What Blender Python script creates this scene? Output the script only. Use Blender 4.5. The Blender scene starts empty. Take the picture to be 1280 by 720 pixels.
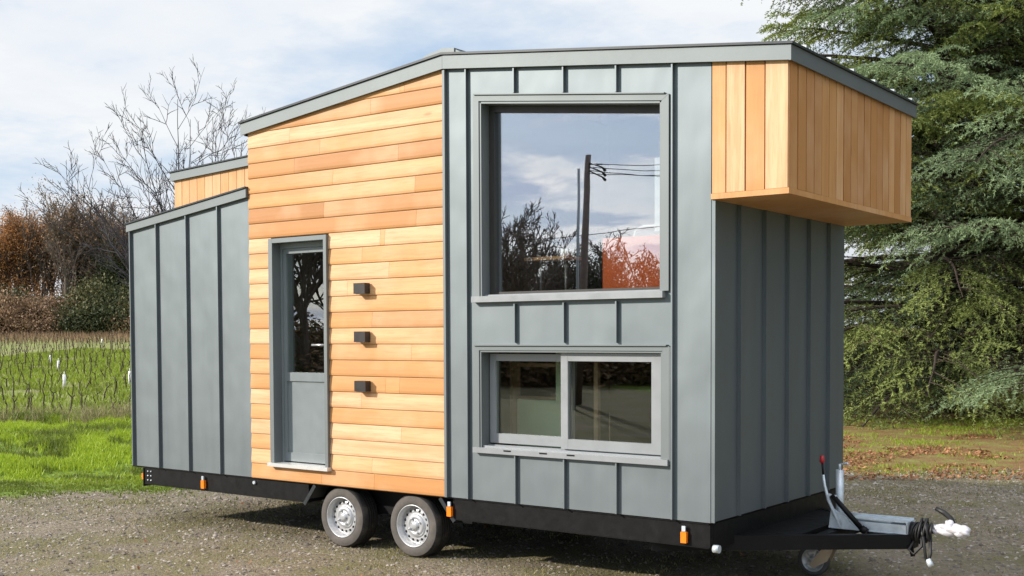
import bpy, bmesh, math, random
import numpy as np
from mathutils import Vector, Matrix
R = math.radians
col = bpy.context.scene.collection
scene = bpy.context.scene
rng = np.random.default_rng(7)
random.seed(7)

# ------------------------------------------------------------------ camera
YAW, PITCH, ROLL, F, PY = .6361, -.0372, -.0042, 1465.41, 475.4
CAM = np.array([3.6974, -7.3139, 1.8471])
FW = np.array([-math.sin(YAW)*math.cos(PITCH), math.cos(YAW)*math.cos(PITCH), math.sin(PITCH)])
RT0 = np.array([math.cos(YAW), math.sin(YAW), 0.])
UP0 = np.cross(RT0, FW)
RT = RT0*math.cos(ROLL)+UP0*math.sin(ROLL)
UP = UP0*math.cos(ROLL)-RT0*math.sin(ROLL)
cd = bpy.data.cameras.new('camera'); cam = bpy.data.objects.new('camera', cd); col.objects.link(cam)
cam.matrix_world = Matrix(((RT[0], UP[0], -FW[0], CAM[0]), (RT[1], UP[1], -FW[1], CAM[1]), (RT[2], UP[2], -FW[2], CAM[2]), (0, 0, 0, 1)))
cd.sensor_width = 36; cd.lens = F/1280*36; cd.shift_y = (PY-360)/1280; cd.clip_end = 5000
scene.camera = cam

def fdist(x, y):                       # ground distance ahead of the view point
    return (x-CAM[0])*(-math.sin(YAW))+(y-CAM[1])*math.cos(YAW)
def side(x, y):                        # ground distance to the right of the view line
    return (x-CAM[0])*math.cos(YAW)+(y-CAM[1])*math.sin(YAW)
def plan(s, d):                        # ground point from (right, ahead)
    return CAM[0]+s*math.cos(YAW)-d*math.sin(YAW), CAM[1]+s*math.sin(YAW)+d*math.cos(YAW)

# ------------------------------------------------------------------ numpy value noise
_T = np.random.default_rng(3).random((256, 256))
def vnoise(x, y):
    xi = np.floor(x).astype(int); yi = np.floor(y).astype(int); fx = x-xi; fy = y-yi
    fx = fx*fx*(3-2*fx); fy = fy*fy*(3-2*fy)
    a = _T[xi & 255, yi & 255]; b = _T[(xi+1) & 255, yi & 255]; c = _T[xi & 255, (yi+1) & 255]; d = _T[(xi+1) & 255, (yi+1) & 255]
    return (a*(1-fx)+b*fx)*(1-fy)+(c*(1-fx)+d*fx)*fy
def fbm(x, y, o=4):
    s = 0; a = .5; t = 0
    for i in range(o):
        s = s+a*vnoise(x*2**i+17*i, y*2**i+31*i); t += a; a *= .55
    return s/t
def sstep(a, b, x):
    t = np.clip((x-a)/(b-a), 0, 1); return t*t*(3-2*t)

def masks(x, y):
    d = fdist(x, y); s = side(x, y)
    n = (fbm(x*.35, y*.35)-.5)*2
    n2 = (fbm(x*1.3+5, y*1.3)-.5)*2
    left = 1-sstep(-1.5, 0.5, s)                      # left of the house
    edgeL = 13.3+.22*(s+6)+n*.9+n2*.5
    edgeR = 15.2+n*.6+n2*.5
    grass = left*sstep(-.5, .9, d-edgeL)+(1-left)*sstep(-.4, .9, d-edgeR)
    back = sstep(-2.0, -5.0, d+n)                      # grass again well behind the view point
    grass = np.maximum(grass, back)
    vine = left*sstep(22.6, 24.2, d+n*.8)
    litter = (1-left)*sstep(14.2, 15.4, d)
    return grass, vine, litter
def height(x, y):
    x = np.asarray(x, float); y = np.asarray(y, float)
    d = fdist(x, y); s = side(x, y)
    g, v, l = masks(x, y)
    left = 1-sstep(-1.5, .5, s)
    h = .0245*np.maximum(0, d-26)*sstep(26, 40, d)*np.where(d > 130, 130/np.maximum(d, 130), 1)
    h = h+(g-v*.6)*left*(.03+.30*fbm(x*.5, y*.8)*sstep(14.5, 19, d))
    h = h-left*.12*np.exp(-((d-15.9-.15*(s+6))/.7)**2)*(.4+fbm(x*.9, y*.9))
    h = h+g*(1-left)*.06*fbm(x*.7+9, y*.7)
    h = h+(fbm(x*.8, y*.8)-.5)*.022*sstep(-3, 3, -abs(0))+(fbm(x*4, y*4, 3)-.5)*.03*(1-g)
    return h

# ------------------------------------------------------------------ tagging and linking
def tag(o, label=None, cat=None, group=None, kind=None):
    if label: o['label'] = label
    if cat: o['category'] = cat
    if group: o['group'] = group
    if kind: o['kind'] = kind
    return o
def empty(name, loc=(0, 0, 0), rz=0, label=None, cat=None, group=None):
    o = bpy.data.objects.new(name, None); col.objects.link(o); o.location = loc; o.rotation_euler = (0, 0, rz)
    o.empty_display_size = .1
    return tag(o, label, cat, group)
def link(name, me, mats, parent=None, world=False):
    for m in (mats if isinstance(mats, (list, tuple)) else [mats]): me.materials.append(m)
    o = bpy.data.objects.new(name, me); col.objects.link(o)
    if parent is not None:
        o.parent = parent
        if world:                      # mesh data given in scene coordinates, parents unrotated
            off = Vector((0, 0, 0)); p = parent
            while p is not None: off += p.location; p = p.parent
            me.transform(Matrix.Translation(-off))
    return o
def np_mesh(name, V, Fc, n, smooth=False, colr=None):
    """V (m,3) verts, Fc (k,n) faces, colr (m,3|4) point colours"""
    me = bpy.data.meshes.new(name); V = np.ascontiguousarray(V, dtype=np.float32); Fc = np.ascontiguousarray(Fc, dtype=np.int32)
    me.vertices.add(len(V)); me.vertices.foreach_set('co', V.ravel())
    me.loops.add(Fc.size); me.loops.foreach_set('vertex_index', Fc.ravel())
    me.polygons.add(len(Fc)); me.polygons.foreach_set('loop_start', np.arange(0, Fc.size, n, dtype=np.int32))
    me.polygons.foreach_set('loop_total', np.full(len(Fc), n, dtype=np.int32))
    if smooth: me.polygons.foreach_set('use_smooth', np.ones(len(Fc), dtype=bool))
    if colr is not None:
        a = me.color_attributes.new('col', 'FLOAT_COLOR', 'POINT')
        c = np.ones((len(V), 4), dtype=np.float32); c[:, :colr.shape[1]] = colr; a.data.foreach_set('color', c.ravel())
    me.update(calc_edges=True); me.validate()
    return me

# ------------------------------------------------------------------ materials
def newmat(name):
    m = bpy.data.materials.new(name); m.use_nodes = True; nt = m.node_tree; nt.nodes.clear()
    out = nt.nodes.new('ShaderNodeOutputMaterial'); return m, nt, out
class NT:
    def __init__(s, nt): s.nt = nt
    def n(s, t, **k):
        nd = s.nt.nodes.new('ShaderNode'+t)
        for a, b in k.items(): setattr(nd, a, b)
        return nd
    def l(s, a, b): s.nt.links.new(a, b)
    def noise(s, vec, scale, detail=4, rough=.6):
        nd = s.n('TexNoise'); nd.inputs['Scale'].default_value = scale; nd.inputs['Detail'].default_value = detail; nd.inputs['Roughness'].default_value = rough
        if vec is not None: s.l(vec, nd.inputs['Vector'])
        return nd.outputs['Fac']
    def ramp(s, fac, stops, interp='LINEAR'):
        nd = s.n('ValToRGB'); nd.color_ramp.interpolation = interp; e = nd.color_ramp.elements
        while len(e) < len(stops): e.new(.5)
        for i, (p, c) in enumerate(stops):
            e[i].position = p; e[i].color = (c, c, c, 1) if isinstance(c, (int, float)) else (*c, 1)
        s.l(fac, nd.inputs['Fac']); return nd.outputs['Color']
    def mix(s, fac, a, b, mode='MIX'):
        nd = s.n('Mix', data_type='RGBA', blend_type=mode)
        for v, i in ((fac, 0), (a, 6), (b, 7)):
            if isinstance(v, (int, float)): nd.inputs[i].default_value = v
            elif isinstance(v, tuple): nd.inputs[i].default_value = (*v, 1)
            else: s.l(v, nd.inputs[i])
        return nd.outputs[2]
    def math(s, op, a, b=0.):
        nd = s.n('Math', operation=op)
        for v, i in ((a, 0), (b, 1)):
            if isinstance(v, (int, float)): nd.inputs[i].default_value = v
            else: s.l(v, nd.inputs[i])
        return nd.outputs[0]
    def vscale(s, vec, sc):
        nd = s.n('Mapping'); nd.inputs['Scale'].default_value = sc; s.l(vec, nd.inputs['Vector']); return nd.outputs[0]
    def bump(s, h, strength, dist=.01):
        nd = s.n('Bump'); nd.inputs['Strength'].default_value = strength; nd.inputs['Distance'].default_value = dist; s.l(h, nd.inputs['Height']); return nd.outputs[0]
    def bsdf(s, out, color, rough=.5, metal=0., normal=None, spec=.5):
        b = s.n('BsdfPrincipled')
        for v, k in ((color, 'Base Color'), (rough, 'Roughness'), (metal, 'Metallic'), (spec, 'Specular IOR Level')):
            if isinstance(v, tuple): b.inputs[k].default_value = (*v, 1)
            elif isinstance(v, (int, float)): b.inputs[k].default_value = v
            else: s.l(v, b.inputs[k])
        if normal is not None: s.l(normal, b.inputs['Normal'])
        s.l(b.outputs[0], out.inputs['Surface']); return b

def mat_paint(name, c, rough=.5, metal=0., var=.12, nscale=3., bump=.0, spec=.5, grime=None):
    m, nt, out = newmat(name); t = NT(nt); co = t.n('TexCoord').outputs['Object']
    f = t.noise(co, nscale, 6, .65)
    lo = tuple(x*(1-var) for x in c); hi = tuple(min(1, x*(1+var)) for x in c)
    colr = t.ramp(f, [(.3, lo), (.7, hi)])
    if grime:
        g = t.ramp(t.noise(co, 7, 8, .75), [(.5, 0.), (.75, 1.)])
        colr = t.mix(t.math('MULTIPLY', g, grime[1]), colr, grime[0])
    rv = .02 if metal > .3 else .08
    rr = t.ramp(t.noise(co, nscale*4, 5, .7), [(.3, max(0, rough-rv)), (.7, rough+rv)])
    nrm = t.bump(t.noise(co, nscale*10, 4), bump, .004) if bump else None
    t.bsdf(out, colr, rr, metal, nrm, spec); return m

def mat_metal_sheet():
    m, nt, out = newmat('grey_standing_seam_sheet'); t = NT(nt); co = t.n('TexCoord').outputs['Object']
    streak = t.noise(t.vscale(co, (2.5, 2.5, .25)), 2.0, 5, .6)
    fine = t.noise(co, 60, 3)
    c = t.ramp(streak, [(.3, (.172, .198, .210)), (.7, (.194, .222, .232))])
    can = t.noise(t.vscale(co, (1.6, 1.6, 1.0)), 1.5, 2, .4)
    nrm = t.bump(can, .35, .05)
    t.bsdf(out, c, t.ramp(streak, [(.3, .55), (.7, .59)]), .84, nrm, .5); return m

def mat_wood(name, axis, warm=1.0, deep=False):
    """cedar boards: the grain runs along `axis`; the per-board tone comes from the 'col' attribute"""
    m, nt, out = newmat(name); t = NT(nt); co = t.n('TexCoord').outputs['Object']
    at = t.n('Attribute'); at.attribute_name = 'col'
    off = t.n('VectorMath', operation='ADD'); t.l(co, off.inputs[0])
    o2 = t.n('VectorMath', operation='SCALE'); t.l(at.outputs['Color'], o2.inputs[0]); o2.inputs['Scale'].default_value = 37.
    t.l(o2.outputs[0], off.inputs[1]); v = off.outputs[0]
    sc = {'X': (.55, 9, 9), 'Z': (9, 9, .55)}[axis]
    g1 = t.noise(t.vscale(v, sc), 1.6, 5, .55)
    g2 = t.noise(t.vscale(v, tuple(a*6 for a in sc)), 1.5, 3, .6)
    big = t.noise(v, 1.3, 3)
    sep = t.n('SeparateColor'); t.l(at.outputs['Color'], sep.inputs[0]); tone = sep.outputs[0]
    base = t.ramp(tone, [(0., (.34, .145, .045)), (.25, (.48, .225, .070)), (.55, (.60, .315, .118)), (.8, (.66, .375, .165)), (1., (.71, .445, .25))])
    base = t.mix(t.ramp(g1, [(.40, 0.), (.68, .62)]), base, (.50, .225, .085))
    base = t.mix(t.ramp(big, [(.45, 0.), (.7, .5)]), base, (.72, .47, .28))
    base = t.mix(t.ramp(g2, [(.48, 0.), (.72, .42)]), base, (.42, .20, .08))
    # knots
    vo = t.n('TexVoronoi'); vo.inputs['Scale'].default_value = 1.0; t.l(t.vscale(v, {'X': (1.1, 4, 4), 'Z': (4, 4, 1.1)}[axis]), vo.inputs['Vector'])
    kn = t.ramp(vo.outputs['Distance'], [(.0, 1.), (.035, .75), (.07, 0.)])
    base = t.mix(t.math('MULTIPLY', kn, .6), base, (.22, .09, .03))
    nrm = t.bump(g2, .12, .003)
    t.bsdf(out, base, .55, 0, nrm, .3); return m

def mat_foliage(name, c1, c2, trans=.3, rough=.6, spec=.3):
    m, nt, out = newmat(name); t = NT(nt)
    at = t.n('Attribute'); at.attribute_name = 'col'; sep = t.n('SeparateColor'); t.l(at.outputs['Color'], sep.inputs[0])
    c = t.mix(sep.outputs[0], c1, c2)
    b = t.n('BsdfPrincipled'); t.l(c, b.inputs['Base Color']); b.inputs['Roughness'].default_value = rough; b.inputs['Specular IOR Level'].default_value = spec
    tr = t.n('BsdfTranslucent'); t.l(c, tr.inputs['Color'])
    mx = t.n('MixShader'); mx.inputs[0].default_value = trans; t.l(b.outputs[0], mx.inputs[1]); t.l(tr.outputs[0], mx.inputs[2]); t.l(mx.outputs[0], out.inputs['Surface'])
    return m

def mat_glass(name, refl, tint, rough=.0, power=3., wave=.0):
    m, nt, out = newmat(name); t = NT(nt)
    g = t.n('BsdfGlossy'); g.inputs['Color'].default_value = (*tint, 1); g.inputs['Roughness'].default_value = rough
    tr = t.n('BsdfTransparent'); tr.inputs['Color'].default_value = (.93, .96, .94, 1)
    lw = t.n('LayerWeight'); lw.inputs['Blend'].default_value = .5
    f = t.math('POWER', lw.outputs['Facing'], power)
    f = t.math('ADD', t.math('MULTIPLY', f, 1-refl), refl)
    co = t.n('TexCoord').outputs['Object']
    if wave: t.l(t.bump(t.noise(co, 1.2, 2), wave, .02), g.inputs['Normal'])
    mx = t.n('MixShader'); t.l(f, mx.inputs[0]); t.l(tr.outputs[0], mx.inputs[1]); t.l(g.outputs[0], mx.inputs[2]); t.l(mx.outputs[0], out.inputs['Surface'])
    return m

M = {}
M['sheet'] = mat_metal_sheet()
M['trim'] = mat_paint('grey_folded_trim', (.175, .195, .20), .58, .55, .06, 2, .0)
M['sash'] = mat_paint('light_grey_window_aluminium', (.29, .305, .315), .38, .2, .03, 2)
M['doorgrey'] = mat_paint('grey_door_paint', (.20, .228, .235), .4, .1, .05, 2)
M['darkframe'] = mat_paint('dark_window_frame', (.035, .033, .03), .45, 0, .1)
M['roofedge'] = mat_paint('anthracite_roof_sheet', (.03, .036, .04), .4, .2, .1)
M['zinc_rib'] = mat_paint('roof_rib_metal', (.42, .45, .46), .35, .5, .05)
M['black'] = mat_paint('black_painted_steel', (.004, .004, .0045), .5, .0, .25, 4, .1, .22, ((.035, .03, .026), .2))
M['lamp_body'] = mat_paint('dark_brown_lamp_metal', (.032, .027, .026), .45, .2, .1)
M['lamp_glass'] = mat_paint('dim_lamp_lens', (.5, .5, .48), .2)
M['tyre'] = mat_paint('tyre_rubber', (.028, .027, .026), .75, 0, .2, 6, .2, .3, ((.16, .135, .11), .55))
M['sidewall'] = mat_paint('dusty_tyre_sidewall', (.105, .095, .085), .8, 0, .25, 9, .2, .2, ((.2, .17, .14), .5))
M['rim'] = mat_paint('silver_steel_rim', (.50, .51, .52), .36, .4, .08, 5, 0, .5, ((.22, .19, .16), .5))
M['hole'] = mat_paint('black_hole_backing', (.008, .008, .008), .8, 0, .1)
M['orange'] = mat_paint('orange_marker_plastic', (.95, .22, .01), .3, 0, .04)
M['red'] = mat_paint('red_plastic', (.35, .015, .02), .35, 0, .08)
M['galv'] = mat_paint('galvanised_steel', (.58, .64, .68), .36, .35, .18, 14, .08)
M['beige'] = mat_paint('beige_cast_wheel_fork', (.42, .33, .23), .5, .2, .1, 8)
M['greyrubber'] = mat_paint('grey_rubber_wheel', (.06, .06, .06), .6, 0, .15, 8)
M['rubber'] = mat_paint('black_cable_rubber', (.012, .012, .012), .5, 0, .1)
M['plasticbag'] = mat_paint('white_plastic_film', (.60, .585, .61), .3, 0, .05, 9, .5)
M['sill_light'] = mat_paint('pale_threshold_aluminium', (.62, .62, .60), .35, .3, .04)
M['steelhandle'] = mat_paint('brushed_handle', (.6, .6, .6), .3, .7, .04)
M['woodH'] = mat_wood('cedar_boards_laid_flat', 'X')
M['woodV'] = mat_wood('cedar_boards_upright', 'Z')
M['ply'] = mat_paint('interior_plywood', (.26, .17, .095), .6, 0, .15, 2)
M['plydark'] = mat_paint('interior_dark_board', (.10, .07, .045), .6, 0, .15, 2)  # dark wood for inner walls and floor
M['sage'] = mat_paint('sage_green_panel', (.42, .50, .32), .6, 0, .08, 2)
M['orangefab'] = mat_paint('burnt_orange_fabric', (.95, .17, .035), .8, 0, .12, 10, .2)
M['whitec'] = mat_paint('white_glaze', (.8, .8, .8), .25, 0, .03)
M['tabletop'] = mat_paint('pale_table_wood', (.62, .33, .14), .45, 0, .1, 5)
M['glass_up'] = mat_glass('coated_glass', .34, (.90, .93, 1.0), .0, 3., .03)
M['glass_lo'] = mat_glass('sliding_window_glass', .075, (.9, .95, .92), .0, 3., .03)
M['glass_door'] = mat_glass('door_glass', .17, (.9, .93, .95), .0, 3., .06)
M['bark'] = mat_paint('grey_brown_bark', (.13, .105, .085), .85, 0, .3, 12, .3, .2)
M['barkdark'] = mat_paint('dark_cedar_bark', (.055, .042, .033), .9, 0, .3, 12, .3, .2)
M['barkpale'] = mat_paint('bare_twig_bark', (.05, .045, .052), .85, 0, .3, 8, 0, .2)
M['vinebark'] = mat_paint('vine_bark', (.07, .052, .04), .9, 0, .3, 25, .3, .2)
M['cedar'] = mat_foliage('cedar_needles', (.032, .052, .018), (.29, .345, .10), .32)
M['cedarblue'] = mat_foliage('blue_green_cedar_needles', (.034, .058, .030), (.27, .36, .19), .32)
M['oakleaf'] = mat_foliage('rust_oak_leaves', (.22, .105, .04), (.62, .30, .10), .3)
M['twigleaf'] = mat_foliage('dull_purple_brown_leaves', (.15, .098, .062), (.40, .255, .145), .2)
M['bushleaf'] = mat_foliage('dark_evergreen_leaves', (.045, .048, .018), (.17, .165, .065), .2)
M['ivyleaf'] = mat_foliage('ivy_leaves', (.025, .038, .014), (.085, .10, .04), .2)
M['blade'] = mat_foliage('grass_blades', (.13, .165, .03), (.36, .47, .04), .4, .5)
M['dryblade'] = mat_foliage('thin_dry_grass', (.15, .145, .055), (.38, .33, .17), .3, .6)
M['leaf'] = mat_foliage('fallen_leaves', (.16, .065, .03), (.46, .23, .11), .2)
M['stone'] = mat_foliage('gravel_stones', (.12, .10, .08), (.42, .37, .31), .0, .8, .2)
M['whiteguard'] = mat_paint('white_vine_guard', (.82, .82, .80), .5, 0, .03)
M['polewood'] = mat_paint('weathered_pole_wood', (.16, .115, .10), .8, 0, .2, 8)

def mat_ground():
    m, nt, out = newmat('ground_gravel_and_grass'); t = NT(nt)
    geo = t.n('NewGeometry').outputs['Position']
    at = t.n('Attribute'); at.attribute_name = 'col'; sp = t.n('SeparateColor'); t.l(at.outputs['Color'], sp.inputs[0])
    gr, vi, li = sp.outputs
    big = t.noise(geo, .45, 5, .6); mid = t.noise(geo, 3.2, 6, .65); fine = t.noise(geo, 26, 6, .75)
    vo = t.n('TexVoronoi'); vo.inputs['Scale'].default_value = 34; t.l(geo, vo.inputs['Vector'])
    vo2 = t.n('TexVoronoi'); vo2.inputs['Scale'].default_value = 95; t.l(geo, vo2.inputs['Vector'])
    vsep = t.n('SeparateColor'); t.l(vo.outputs['Color'], vsep.inputs[0])
    stone = t.ramp(vsep.outputs[0], [(0, (.14, .108, .074)), (.4, (.255, .205, .150)), (.75, (.36, .30, .225)), (1, (.50, .44, .35))])
    soil = t.ramp(fine, [(.3, (.11, .082, .054)), (.55, (.225, .176, .120)), (.75, (.35, .28, .20))])
    gravel = t.mix(t.ramp(mid, [(.35, .25), (.65, .75)]), soil, stone)
    gravel = t.mix(t.ramp(big, [(.4, 0.), (.62, .6)]), gravel, (.19, .16, .125))
    moss = t.ramp(t.math('MULTIPLY', t.noise(geo, .8, 5, .7), t.math('ADD', fine, .5)), [(.42, 0.), (.58, .85)])
    gravel = t.mix(t.ramp(t.noise(t.vscale(geo, (.25, 1.6, 1)), .9, 4, .6), [(.48, 0.), (.62, .45)]), gravel, t.mix(.5, soil, (.26, .22, .17)))
    gravel = t.mix(moss, gravel, t.ramp(fine, [(.3, (.09, .085, .03)), (.7, (.23, .20, .085))]))
    # verge grass
    grass = t.ramp(t.noise(geo, 9, 6, .7), [(.3, (.06, .10, .012)), (.5, (.14, .21, .02)), (.7, (.24, .33, .035))])
    grass = t.mix(t.ramp(t.noise(geo, 1.1, 4), [(.5, 0.), (.68, .7)]), grass, (.10, .075, .035))
    # vineyard: grass with bare brown strips, browner far away
    vg = t.mix(t.ramp(t.noise(geo, .9, 5, .7), [(.42, 0.), (.62, .85)]), (.23, .28, .06), (.24, .20, .11))
    vg = t.mix(t.ramp(fine, [(.4, 0.), (.8, .5)]), vg, (.10, .09, .04))
    # under the cedars: yellow green grass with red brown litter
    lg = t.mix(t.ramp(t.noise(geo, 2.2, 5, .7), [(.38, 0.), (.6, 1.)]), t.ramp(fine, [(.3, (.14, .14, .035)), (.7, (.30, .28, .08))]), t.ramp(fine, [(.3, (.12, .055, .025)), (.7, (.30, .155, .075))]))
    far = t.ramp(t.noise(geo, .7, 4), [(.35, 0.), (.6, 1.)])
    edge = t.math('ADD', gr, t.math('MULTIPLY', t.math('SUBTRACT', t.noise(geo, 6, 6, .75), .5), 1.3))
    ge = t.ramp(edge, [(.35, 0.), (.65, 1.)])
    c = t.mix(ge, gravel, grass)
    c = t.mix(t.math('MULTIPLY', li, ge), c, lg)
    c = t.mix(vi, c, vg)
    hh = t.math('ADD', t.math('MULTIPLY', vo.outputs['Distance'], -.6), t.math('MULTIPLY', fine, 1.2))
    hh = t.math('ADD', hh, t.math('MULTIPLY', vo2.outputs['Distance'], -.3))
    nrm = t.bump(hh, .9, .02)
    t.bsdf(out, c, .85, 0, nrm, .25); return m
M['ground'] = mat_ground()

# ------------------------------------------------------------------ solid modelling helpers
class MB:
    """collects solids and builds ONE mesh object"""
    def __init__(s): s.bm = bmesh.new(); s.tone = s.bm.verts.layers.float_color.new('col'); s.cur = None; s.smooth_all = False
    def _v(s, p):
        v = s.bm.verts.new(p); v[s.tone] = s.cur or (.5, .5, .5, 1); return v
    def hull(s, lo, hi, mat=0):
        """lo/hi: same-length loops of points -> closed prism"""
        a = [s._v(p) for p in lo]; b = [s._v(p) for p in hi]; n = len(a); fs = []
        fs.append(s.bm.faces.new(a[::-1])); fs.append(s.bm.faces.new(b))
        for i in range(n): fs.append(s.bm.faces.new((a[i], a[(i+1) % n], b[(i+1) % n], b[i])))
        for f in fs: f.material_index = mat
        return a+b
    def box(s, x0, x1, y0, y1, z0, z1, mat=0):
        return s.hull([(x0, y0, z0), (x1, y0, z0), (x1, y1, z0), (x0, y1, z0)], [(x0, y0, z1), (x1, y0, z1), (x1, y1, z1), (x0, y1, z1)], mat)
    def xz(s, pts, y0, y1, mat=0):        # polygon in the xz plane
        return s.hull([(x, y0, z) for x, z in pts], [(x, y1, z) for x, z in pts], mat)
    def yz(s, pts, x0, x1, mat=0):
        return s.hull([(x0, y, z) for y, z in pts], [(x1, y, z) for y, z in pts], mat)
    def bar(s, p, q, w, h, up=(0, 0, 1), mat=0):
        p, q = Vector(p), Vector(q); d = (q-p).normalized(); u = Vector(up); sx = d.cross(u).normalized(); u = sx.cross(d).normalized()
        c = [(-w/2, -h/2), (w/2, -h/2), (w/2, h/2), (-w/2, h/2)]
        return s.hull([p+sx*a+u*b for a, b in c], [q+sx*a+u*b for a, b in c], mat)
    def tube(s, pts, r, seg=10, mat=0, cap=True):
        pts = [Vector(p) for p in pts]; rs = r if isinstance(r, (list, tuple)) else [r]*len(pts); rings = []
        prev = None
        for i, p in enumerate(pts):
            d = (pts[min(i+1, len(pts)-1)]-pts[max(i-1, 0)]).normalized()
            if prev is None: a = d.orthogonal().normalized()
            else:
                a = (prev-d*prev.dot(d)); a = a.normalized() if a.length > 1e-5 else d.orthogonal().normalized()
            prev = a; b = d.cross(a)
            rings.append([s._v(p+(a*math.cos(k*2*math.pi/seg)+b*math.sin(k*2*math.pi/seg))*rs[i]) for k in range(seg)])
        for i in range(len(rings)-1):
            for k in range(seg):
                f = s.bm.faces.new((rings[i][k], rings[i][(k+1) % seg], rings[i+1][(k+1) % seg], rings[i+1][k])); f.smooth = True; f.material_index = mat
        if cap:
            s.bm.faces.new(rings[0][::-1]).material_index = mat; s.bm.faces.new(rings[-1]).material_index = mat
    def lathe(s, prof, c, axis='Y', seg=40, mat=0):
        """prof: (radius, offset along axis) list, open profile"""
        rings = []
        for r, o in prof:
            ring = []
            for k in range(seg):
                a = k*2*math.pi/seg; u, w = r*math.cos(a), r*math.sin(a)
                p = (c[0]+u, c[1]+o, c[2]+w) if axis == 'Y' else ((c[0]+o, c[1]+u, c[2]+w) if axis == 'X' else (c[0]+u, c[1]+w, c[2]+o))
                ring.append(s._v(p))
            rings.append(ring)
        for i in range(len(rings)-1):
            for k in range(seg):
                f = s.bm.faces.new((rings[i][k], rings[i][(k+1) % seg], rings[i+1][(k+1) % seg], rings[i+1][k])); f.smooth = True; f.material_index = mat
    def clip(s, co, no):
        g = s.bm.verts[:]+s.bm.edges[:]+s.bm.faces[:]
        r = bmesh.ops.bisect_plane(s.bm, geom=g, plane_co=co, plane_no=no, clear_outer=True)
        ed = [e for e in r['geom_cut'] if isinstance(e, bmesh.types.BMEdge)]
        if ed: bmesh.ops.holes_fill(s.bm, edges=ed)
    def bevel(s, w, seg=1):
        bmesh.ops.bevel(s.bm, geom=[e for e in s.bm.edges if e.is_manifold and e.calc_face_angle(0) > .6], offset=w, segments=seg, affect='EDGES', profile=.6)
    def build(s, name, mats, parent=None):
        bmesh.ops.recalc_face_normals(s.bm, faces=s.bm.faces[:])
        me = bpy.data.meshes.new(name); s.bm.to_mesh(me); s.bm.free()
        return link(name, me, mats, parent, True)

# ------------------------------------------------------------------ THE TINY HOUSE
W = 2.5; XR, XW, XG, XO = -6.50, -4.715, -2.355, .563; ZB = .55
def roof_u(x):                        # underside line of the fascia
    return 3.719+(x+4.706)*(3.987-3.719)/(4.706-2.352) if x < XG else 3.987+(x-XG)*(3.644-3.987)/(.565-XG)
def shed_u(x): return 2.925+(x+6.51)*(3.141-2.925)/(6.51-4.717)
house = empty('tiny_house', (-3, 1.25, 0), 0, 'grey metal and cedar clad tiny house on a black two-axle trailer', 'tiny house')
tone = lambda a=None: (random.random()*.8+.1 if a is None else a, random.random(), random.random(), 1)
SEAM = .030
TH = .16

# --- grey wall section with the two windows (near side), far side and front end
b = MB(); e = 0.0
bwx0, bwx1, bwz0 = -2.0, -.372, 2.166
bt = lambda x: 3.690+(x+1.997)*(3.499-3.690)/(1.997-.38)
lwx0, lwx1, lwz0, lwz1 = -2.008, -.365, .975, 1.742
top = lambda x: roof_u(x)+.03
b.xz([(XG, ZB), (bwx0, ZB), (bwx0, top(bwx0)), (XG, top(XG))], e, TH)
b.xz([(bwx1, ZB), (0, ZB), (0, top(0)), (bwx1, top(bwx1))], e, TH)
b.xz([(bwx0, bt(bwx0)), (bwx1, bt(bwx1)), (bwx1, top(bwx1)), (bwx0, top(bwx0))], e, TH)
b.xz([(bwx0, lwz1), (bwx1, lwz1), (bwx1, bwz0), (bwx0, bwz0)], e, TH)
b.xz([(bwx0, ZB), (bwx1, ZB), (bwx1, lwz0), (bwx0, lwz0)], e, TH)
b.xz([(XG, ZB), (0, ZB), (0, top(0)), (XG, top(XG))], W-TH, W)
b.box(-TH, 0, TH, W-TH, ZB, 2.80)
def seam(b, x, z0, z1, y=0, s=-1):    # upright standing seam on a side wall
    b.xz([(x-.006, z0), (x+.006, z0), (x+.006, z1), (x-.006, z1)], y+s*SEAM, y) if s < 0 else b.xz([(x-.006, z0), (x+.006, z0), (x+.006, z1), (x-.006, z1)], y, y+SEAM)
for x in (-2.13, -.29): seam(b, x, ZB+.003, roof_u(x)+.0)
for x in (-1.66, -1.205, -.747):
    seam(b, x, bt(x)+.062, roof_u(x)); seam(b, x, 1.80, 2.10); seam(b, x, ZB+.003, .94)
for x in (-2.13, -1.66, -1.205, -.747, -.29): seam(b, x, ZB+.003, roof_u(x), W, 1)
for y in (.42, .85, 1.275, 1.70, 2.12): b.box(0, SEAM, y-.006, y+.006, ZB+.003, 2.778)
b.box(.001, .03, .004, .012, ZB+.002, 2.778)
w1 = b.build('metal_wall', M['sheet'], house)
# slim vertical joint strip between metal and cedar
b = MB(); b.box(XG-.012, XG+.012, -.030, -.002, ZB, roof_u(XG)-.002); b.bevel(.003); b.build('corner_strip', M['trim'], house)

# --- shed (rear) section
b = MB()
b.xz([(XR, ZB), (XW, ZB), (XW, shed_u(XW)+.03), (XR, shed_u(XR)+.03)], 0.0, TH)
b.xz([(XR, ZB), (XW, ZB), (XW, shed_u(XW)+.03), (XR, shed_u(XR)+.03)], W-TH, W)
b.box(XR, XR+TH, TH, W-TH, ZB, shed_u(XR)+.02)
for x in (-6.07, -5.605, -5.14): seam(b, x, ZB+.003, shed_u(x)); seam(b, x, ZB+.003, shed_u(x), W, 1)
seam(b, XR+.006, ZB+.003, shed_u(XR)); 
for y in (.42, .85, 1.275, 1.70, 2.12): b.box(XR-SEAM, XR, y-.006, y+.006, ZB+.003, shed_u(XR))
b.build('rear_metal_wall', M['sheet'], house)
b = MB()
f = [(XR-.035, shed_u(XR-.035)), (XW-.004, shed_u(XW-.004)), (XW-.004, shed_u(XW)+.082), (XR-.035, shed_u(XR-.035)+.074)]
b.xz(f, -.036, -.002); b.xz(f, W+.002, W+.036)
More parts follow.
